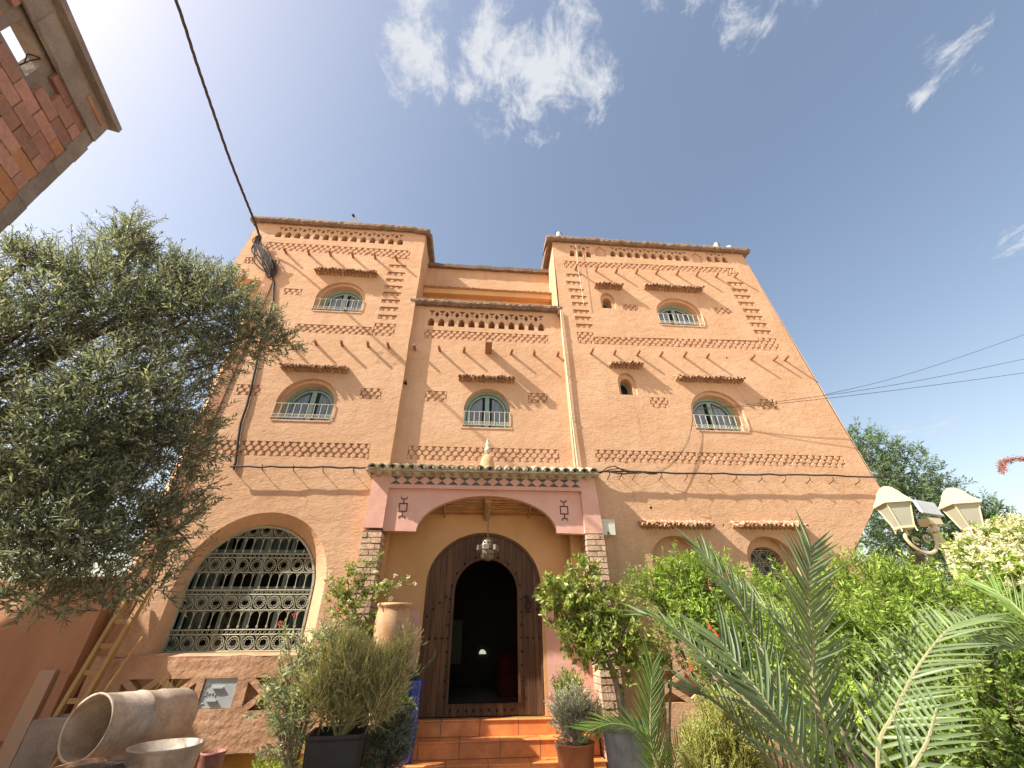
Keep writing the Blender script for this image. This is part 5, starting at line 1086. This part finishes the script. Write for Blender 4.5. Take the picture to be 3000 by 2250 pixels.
for p in [(4.9, 3.35, .5), (5.0, 3.4, .42), (4.86, 3.4, .28)]: MB().tube([p, (p[0]+.01, p[1]-.01, p[2]-.045)], [.006, .018], 6).build('trumpet_flower', 'petal_red', wf)
# ------------------------------------------------------------ date palms: frond > rachis and leaflets
def leaflet(b):
    V = []; n = 5
    for i in range(n+1):
        t = i/n; w = .05*(math.sin(math.pi*min(1, t*.9+.12))**.7)*(1-t*.55) if i < n else .002; z = -.04*t*t
        V += [(-w/2, t, z+abs(w)*.8), (0, t, z), (w/2, t, z+abs(w)*.8)]
    b.add(V, [(i*3+k, i*3+k+1, i*3+4+k, i*3+3+k) for i in range(n) for k in range(2)])
NF = [0]
def frond(parent, pts, Ll, n, m='palm_leaf', up=(0, -.5, .85), wide=1.0, parts=True, spread=.75, vee=.35, base=.15, label=None):
    q = spline(pts, 12); L = [0]
    for i in range(1, len(q)): L.append(L[-1]+(q[i]-q[i-1]).length)
    fr_ = MB().tube(q, [.009*(1-.75*i/len(q))+.002 for i in range(len(q))], 6).build('frond', 'palm_rachis', parent, **({'label': label} if label else {}))
    upv = Vector(up).normalized(); ob = MB(); i0 = 0
    for i in range(n):
        t = base+(1-base)*(i/(n-1))**.92; s = t*L[-1]
        k = max(j for j in range(len(L)) if L[j] <= s+1e-9); k = min(k, len(q)-2); u = (s-L[k])/(L[k+1]-L[k]+1e-9); p = q[k].lerp(q[k+1], min(1, u)); d = (q[k+1]-q[k]).normalized()
        sd = d.cross(upv).normalized(); nn = sd.cross(d).normalized()
        env = .5+.5*math.sin(math.pi*min(1, (t-base)/(1-base)*.55+.25)); 
        for side in (-1, 1):
            a = spread*(1-.42*(t-base)/(1-base))+random.uniform(-.09, .09); v = vee+random.uniform(-.18, .18)
            ld_ = (d*math.cos(a)+(sd*side*math.cos(v)+nn*math.sin(v))*math.sin(a)).normalized()
            ll = Ll*env*random.uniform(.88, 1.08); zz = (nn+sd*side*random.uniform(-.5, .5)); x_ = ld_.cross(zz).normalized(); z_ = x_.cross(ld_).normalized()
            R3 = Matrix((x_*wide*Ll*1.6, ld_*ll, z_*ll)).transposed()
            if parts and NF[0] < 300:
                key = ('leaflet', m)
                if key not in SHARED: bb = MB(); leaflet(bb); SHARED[key] = raw_mesh('leaflet', bb.v, bb.f, m, (0, 0, 0), True)
                o = bpy.data.objects.new('leaflet', SHARED[key]); place(o, tuple(p), fr_); o.matrix_local = Matrix.Translation(o.location) @ R3.to_4x4(); NF[0] += 1
            else:
                bb = MB(); leaflet(bb); ob.add([tuple(p+R3 @ Vector(v)) for v in bb.v], bb.f)
    if ob.v: ob.build('leaflets', m, fr_, kind='stuff', smooth=True)
    return fr_
pm = empty('date_palm', (1.85, 2.5, G0), 'young date palm with grey green fronds in the right foreground', 'palm')
frond(pm, [(1.78, 2.5, -.9), (1.75, 2.45, -.28), (1.81, 2.42, -.05), (1.87, 2.4, .20), (2.00, 2.42, .43)], .30, 32, up=(.12, -1, .15), vee=.15, base=.3, spread=.95)
frond(pm, [(1.75, 2.55, -.9), (1.67, 2.6, -.34), (1.66, 2.65, -.07), (1.62, 2.7, .20), (1.51, 2.78, .48)], .27, 28, up=(.45, -1, .2), vee=.15, base=.35, spread=.8)
frond(pm, [(1.7, 2.5, -.9), (1.55, 2.52, -.45), (1.4, 2.6, -.25), (1.33, 2.75, -.08), (1.22, 2.9, .07), (1.1, 2.97, .12)], .25, 28, up=(.3, -.5, .9), vee=.1, base=.3, spread=.95)
frond(pm, [(1.6, 2.25, -.95), (1.45, 2.2, -.57), (1.41, 2.2, -.46), (1.38, 2.25, -.3), (1.31, 2.32, -.13), (1.27, 2.36, -.03)], .33, 24, up=(.3, -1, .3), vee=.1, base=.25, spread=1.05)
frond(pm, [(1.8, 2.4, -.9), (1.93, 2.4, -.5), (2.1, 2.4, -.34), (2.41, 2.45, -.14), (2.74, 2.5, .02), (3.02, 2.58, .07)], .29, 30, up=(-.35, -.45, .9), vee=.2, base=.2, spread=1.05)
frond(pm, [(1.5, 1.95, -.95), (1.56, 1.9, -.5), (1.66, 1.9, -.42), (1.78, 1.93, -.36), (1.95, 2.0, -.27)], .24, 14, up=(-.4, -.7, .6), vee=.1, base=.3, spread=.9)
frond(pm, [(1.6, 2.4, -.95), (1.45, 2.38, -.6), (1.34, 2.4, -.43), (1.26, 2.5, -.3), (1.15, 2.6, -.24)], .2, 22, up=(.2, -.8, .6), base=.2, parts=False)
frond(pm, [(1.9, 2.5, -.9), (1.95, 2.6, -.5), (2.02, 2.75, -.2), (2.0, 2.95, .1), (1.9, 3.1, .3)], .2, 24, up=(0, -1, .3), base=.3, parts=False)
MB().tube([(1.82, 2.5, G0), (1.82, 2.5, -1.0), (1.8, 2.5, -.85)], [.12, .13, .08], 10).build('trunk', 'bark', pm)
p2 = empty('tall_palm', (3.7, 2.7, G0), 'palm with bright green arching fronds at the right edge', 'palm')
frond(p2, [(3.75, 2.7, -.9), (3.62, 2.7, -.3), (3.55, 2.7, .0), (3.56, 2.75, .15), (3.6, 2.85, .25)], .28, 34, wide=.6, m='palm_leaf_bright', up=(-.6, -.7, .5), parts=False, base=.25, spread=.8)
frond(p2, [(3.8, 2.7, -.9), (3.85, 2.65, -.3), (4.1, 2.6, .05), (4.4, 2.6, .2)], .3, 30, wide=.6, m='palm_leaf_bright', up=(-.6, -.7, .5), parts=False, base=.2)
frond(p2, [(3.75, 2.7, -.9), (3.5, 2.6, -.35), (3.2, 2.55, -.1), (2.95, 2.55, -.05)], .3, 30, m='palm_leaf', up=(0, -.7, .7), parts=False, base=.3)
MB().tube([(3.75, 2.7, G0), (3.75, 2.7, -.9)], [.13, .1], 10).build('trunk', 'bark', p2)
p3 = empty('palm_seedling', (1.41, 3.9, G0), 'small bright green palm seedling beside the fluted grey pot', 'palm')
frond(p3, [(1.41, 3.9, -1.25), (1.38, 3.9, -.85), (1.37, 3.9, -.66), (1.42, 3.92, -.44), (1.49, 3.95, -.22)], .25, 40, wide=.6, m='palm_leaf_bright', up=(0, -1, .2), vee=.1, base=.3, parts=False)
frond(p3, [(1.41, 3.9, -1.25), (1.36, 3.8, -.8), (1.22, 3.7, -.6), (1.02, 3.6, -.53), (.80, 3.5, -.55)], .22, 38, wide=.55, m='palm_leaf_bright', up=(-.1, -.6, .8), vee=.1, base=.25, parts=False)
frond(p3, [(1.41, 3.9, -1.25), (1.46, 3.8, -.85), (1.55, 3.7, -.65), (1.68, 3.6, -.58)], .22, 30, wide=.6, m='palm_leaf_bright', up=(.1, -.7, .7), base=.25, parts=False)
# ------------------------------------------------------------ potted and climbing plants
lt = bush('lemon_tree', (1.44, 4.75, G0+.57), 'small lemon tree with glossy yellow green leaves in the fluted pot', 'tree',
     [(.88, 4.85, .36, .17), (1.1, 4.85, .40, .16), (1.2, 4.75, .58, .12), (1.0, 4.8, .12, .2), (1.2, 4.8, .12, .18), (1.42, 4.7, .28, .15), (1.5, 4.7, .02, .18), (1.22, 4.7, -.1, .16), (1.62, 4.65, -.16, .14), (1.46, 4.65, -.3, .1), (1.05, 4.75, -.12, .12)],
     430, .13, 12, .062, .5, 'lemon_leaf', stem='bark_pale', out=.7, up=.45, shell=.2, ang=.95, jitter=.4,
     stems=[([(1.44, 4.75, G0+.55), (1.40, 4.74, -.37), (1.33, 4.74, -.18), (1.23, 4.75, 0), (1.15, 4.78, .3), (1.2, 4.75, .6)], .034), ([(1.5, 4.75, G0+.55), (1.42, 4.76, -.45), (1.38, 4.76, -.33)], .04), ([(1.3, 4.74, -.12), (1.45, 4.7, .1), (1.43, 4.7, .35)], .016), ([(1.3, 4.74, -.15), (1.05, 4.8, .1), (.9, 4.85, .35)], .014), ([(1.36, 4.74, -.22), (1.6, 4.66, -.1)], .012)])
lv = bush('lavender', (1.01, 5.0, G0+.42), 'silvery lavender mound in the terracotta pot right of the steps', 'plant', [(.97, 4.95, -.72, .15), (1.06, 4.95, -.62, .14), (.93, 4.95, -.64, .12), (1.14, 4.97, -.7, .12)], 560, .1, 12, .034, .2, 'silver_leaf', stem='bark_pale', out=.8, up=.7, shell=.4, ang=.6, jitter=.3)
b = MB()
for k in range(12): x = 1.02+random.uniform(-.12, .12); b.tube([(x, 4.95, -.62), (x+random.uniform(-.05, .03), 4.93, -.42), (x+random.uniform(-.08, .02), 4.92, random.uniform(-.34, -.26))], [.003, .002, .002], 4)
b.build('dry_stalk', 'herb_gold', lv)
bush('corner_fern', (1.10, 5.6, -.67), 'dark feathery potted plant in the corner right of the door', 'plant', [(1.0, 5.55, -.6, .1), (1.12, 5.55, -.48, .12), (1.17, 5.6, -.63, .12)], 130, .12, 12, .04, .3, 'shrub_deep', out=.6, up=.7, shell=.2, ang=.8)
bush('golden_herb', (1.75, 3.6, G0), 'feathery yellow green herb bush in front of the lattice right of the pot', 'plant', [(1.62, 3.6, -.72, .14), (1.78, 3.6, -.56, .12), (1.9, 3.6, -.5, .11), (1.85, 3.6, -.72, .15), (1.7, 3.6, -.9, .16), (1.98, 3.6, -.72, .12), (1.55, 3.55, -.85, .12)], 950, .12, 13, .028, .2, 'herb_gold', stem='herb_gold', out=.5, up=1.0, shell=.15, ang=.5, jitter=.3)
bush('lattice_vine', (2.0, 5.3, G0), 'sparse vine with red flowers hanging in front of the right lattice', 'vine', [(1.92, 5.2, -.18, .1), (2.02, 5.2, -.22, .12), (2.1, 5.2, -.12, .1), (2.2, 5.2, -.2, .1)], 90, .12, 10, .05, .4, 'lemon_leaf', stem='bark_pale', out=.7, up=.2, shell=.2, ang=.9)
# big brown bush in the black planter
BU = [(-1.12, 4.62, -.5, .2), (-1.0, 4.6, -.3, .22), (-1.15, 4.6, -.2, .18), (-1.16, 4.6, -.06, .08), (-.88, 4.65, -.3, .16), (-.74, 4.7, -.24, .12), (-.75, 4.65, -.35, .18), (-.62, 4.7, -.08, .08), (-1.3, 4.55, -.4, .16), (-.8, 4.6, -.5, .16)]
bush('heather_bush', (-1.10, 4.62, G0+.55), 'big fine leaved brown green bush growing from the black planter', 'bush', BU, 2600, .15, 14, .024, .24, 'herb_brown', stem='herb_brown', out=.65, up=.9, shell=.2, ang=.6, jitter=.3)
pf = bush('oleander', (-1.45, 4.75, G0), 'pale pink flowered shrub sprawling in front of the left wall', 'shrub', [(-1.6, 4.7, -.38, .16), (-1.72, 4.7, -.5, .14), (-1.5, 4.65, -.55, .16), (-1.42, 4.7, -.2, .14), (-1.38, 4.72, -.02, .1), (-1.62, 4.72, -.15, .1), (-1.5, 4.6, -.75, .12), (-1.25, 4.65, -.3, .14), (-1.75, 4.75, .0, .05)], 330, .15, 12, .058, .25, 'oleander_leaf', stem='bark_pale', out=.7, up=.5, shell=.2, ang=.8, jitter=.4)
flowers('flower', pf, [(-1.86, 4.72, .12), (-1.74, 4.72, .19), (-1.5, 4.7, -.1), (-1.36, 4.7, .02), (-1.34, 4.7, .08), (-1.65, 4.6, -.2), (-1.3, 4.6, .22), (-1.58, 4.6, -.32), (-1.33, 4.6, -.16), (-1.46, 4.6, -.4), (-1.72, 4.7, -.42)], .02, 14, 'petal_pink', .026)
b = MB()
for p, q in (((-1.6, 4.7, -.4), (-1.86, 4.72, .11)), ((-1.5, 4.7, -.3), (-1.74, 4.72, .17)), ((-1.4, 4.7, -.3), (-1.35, 4.7, .06)), ((-1.35, 4.7, -.2), (-1.3, 4.6, .2)), ((-1.5, 4.7, -.4), (-1.62, 4.7, .08)), ((-1.3, 4.65, -.3), (-1.45, 4.7, .25))): b.tube(spline([p, (p[0]*.5+q[0]*.5-.04, p[1], p[2]*.5+q[2]*.5), q], 4), .004, 4)
b.build('flower_stem', 'bark_pale', pf)
rs = bush('climbing_rose', (-1.3, 5.15, G0), 'climbing rose with white blooms trained up the left brick pillar', 'climber', [(-1.45, 5.2, .62, .1), (-1.33, 5.2, .45, .12), (-1.5, 5.2, .36, .1), (-1.38, 5.15, .28, .13), (-1.22, 5.15, .1, .12), (-1.24, 5.15, -.08, .1), (-1.17, 5.2, .75, .05), (-1.05, 5.15, .42, .08), (-.92, 5.1, .46, .04), (-.78, 5.1, .5, .03), (-1.55, 5.2, .5, .06)],
     190, .1, 10, .04, .55, 'lemon_leaf', stem='bark_pale', out=.7, up=.35, shell=.1, ang=1.0, jitter=.5, stems=[([(-1.28, 5.2, G0), (-1.22, 5.2, -.4), (-1.26, 5.18, .1), (-1.3, 5.18, .5), (-1.17, 5.2, .8)], .014), ([(-1.24, 5.18, .1), (-1.1, 5.15, .4), (-.9, 5.1, .46), (-.7, 5.1, .5)], .008), ([(-1.3, 5.2, .2), (-1.45, 5.2, .6)], .008)])
flowers('bloom', rs, [(-1.1, 5.05, .62), (-1.02, 5.05, .5), (-.98, 5.05, .53), (-.88, 5.05, .58), (-.74, 5.05, .57), (-.66, 5.05, .5), (-.82, 5.05, .5), (-1.3, 5.05, .2), (-1.24, 5.05, .16), (-1.5, 5.05, .22), (-1.22, 5.05, -.02), (-1.33, 5.05, .33), (-.9, 5.05, .35), (-1.62, 5.1, .62), (-1.2, 5.05, -.2)], .02, 16, 'petal_white', .028)
bush('wall_shrub', (-1.05, 5.45, -.8), 'bright lime leaves growing against the foot of the clay jar', 'plant', [(-1.04, 5.3, .06, .06), (-.98, 5.3, -.06, .07), (-1.05, 5.3, -.12, .09), (-1.07, 5.3, .18, .04)], 120, .08, 11, .036, .5, 'shrub_leaf', out=.6, up=.5, shell=.2, ang=.9)
bush('dusty_herb', (-.85, 5.05, G0), 'grey green herb mound spilling down beside the steps', 'plant', [(-.78, 4.95, -.8, .13), (-.66, 4.97, -.72, .12), (-.72, 4.95, -.95, .15), (-.9, 4.95, -.9, .14), (-.62, 4.98, -.86, .1), (-.8, 4.95, -1.1, .15)], 650, .1, 12, .034, .25, 'dusty_leaf', out=.7, up=.5, shell=.3, ang=.7, jitter=.3)
bush('green_sprig', (-.75, 5.1, -1.2), 'small dark green sprig in front of the blue pot', 'plant', [(-.68, 5.05, -.56, .07), (-.62, 5.05, -.6, .06), (-.7, 5.05, -.66, .06)], 60, .08, 11, .04, .4, 'shrub_deep', out=.6, up=.6, shell=.2, ang=.9)
# succulents in the blue pot
su = empty('succulent', (-.64, 5.6, -.45), 'spiky green succulent with one curved cactus arm in the blue pot', 'succulent')
b = MB()
for k in range(34):
    a = random.uniform(0, 6.28); l = random.uniform(.1, .2); t_ = random.uniform(.25, 1.0); p = Vector((-.655, 5.56, -.42)); d = Vector((math.cos(a)*t_, math.sin(a)*t_, 1.1-t_*.5)).normalized(); b.tube([p, p+d*l*.5, p+d*l+Vector((0, 0, .01))], [.012, .010, .001], 5)
b.build('rosette', 'succulent', su)
b = MB()
for pts in ([(-.61, 5.58, -.45), (-.57, 5.56, -.36), (-.49, 5.54, -.27), (-.42, 5.52, -.2), (-.41, 5.52, -.12)], [(-.59, 5.6, -.45), (-.61, 5.6, -.3), (-.59, 5.6, -.15)], [(-.67, 5.6, -.45), (-.69, 5.6, -.28)]): b.tube(spline(pts, 4), .014, 7)
b.build('cactus_arm', 'succulent', su)
o = empty('grass_tuft', (-3.0, 5.35, -.5), 'thin dry grass stalks sticking up behind the metal drum', 'grass')
b = MB()
for k in range(12): x = -3.0+random.uniform(-.25, .12); b.tube([(x, 5.3, -.75), (x+random.uniform(-.04, .06), 5.28, -.5), (x+random.uniform(-.08, .12), 5.26, random.uniform(-.42, -.3))], [.004, .003, .001], 4)
b.build('stalk', 'herb_gold', o)
# pink bottlebrush spray reaching in from the right
bb = empty('flower_spray', (4.9, 3.0, G0), 'pink bottlebrush flower spikes reaching in at the right edge', 'flower')
for pts in ([(5.3, 3.05, 1.38), (4.95, 3.0, 1.31), (4.62, 3.0, 1.28), (4.5, 3.0, 1.17)], [(5.3, 3.05, 1.2), (5.0, 3.0, 1.2), (4.8, 3.0, 1.13)]):
    q = spline(pts, 14); a = np.array([tuple(p) for p in q[8:]]); c = np.repeat(a, 26, 0)+RNG.normal(size=(len(a)*26, 3))*.01; d = unit(RNG.normal(size=c.shape)); leafmesh('flower_spike', 'petal_dusty', bb, c, d, .032*RNG.uniform(.6, 1.1, len(c)), .006); MB().tube(q, .008, 5).build('stem', 'bark', bb)
MB().tube(spline([(5.3, 3.05, G0), (5.4, 3.05, .4), (5.3, 3.05, 1.38)], 6), .02, 6).build('stem', 'bark', bb)
# low plants by the plinth
bush('plinth_weeds', (-1.8, 5.2, G0), 'low green weeds at the foot of the ochre plinth', 'weeds', [(-1.9, 5.2, -1.1, .1), (-1.7, 5.2, -1.05, .1), (-1.45, 5.2, -.95, .08)], 90, .1, 10, .04, .3, 'shrub_leaf', out=.5, up=.9, shell=.1, ang=.6, stems=[])
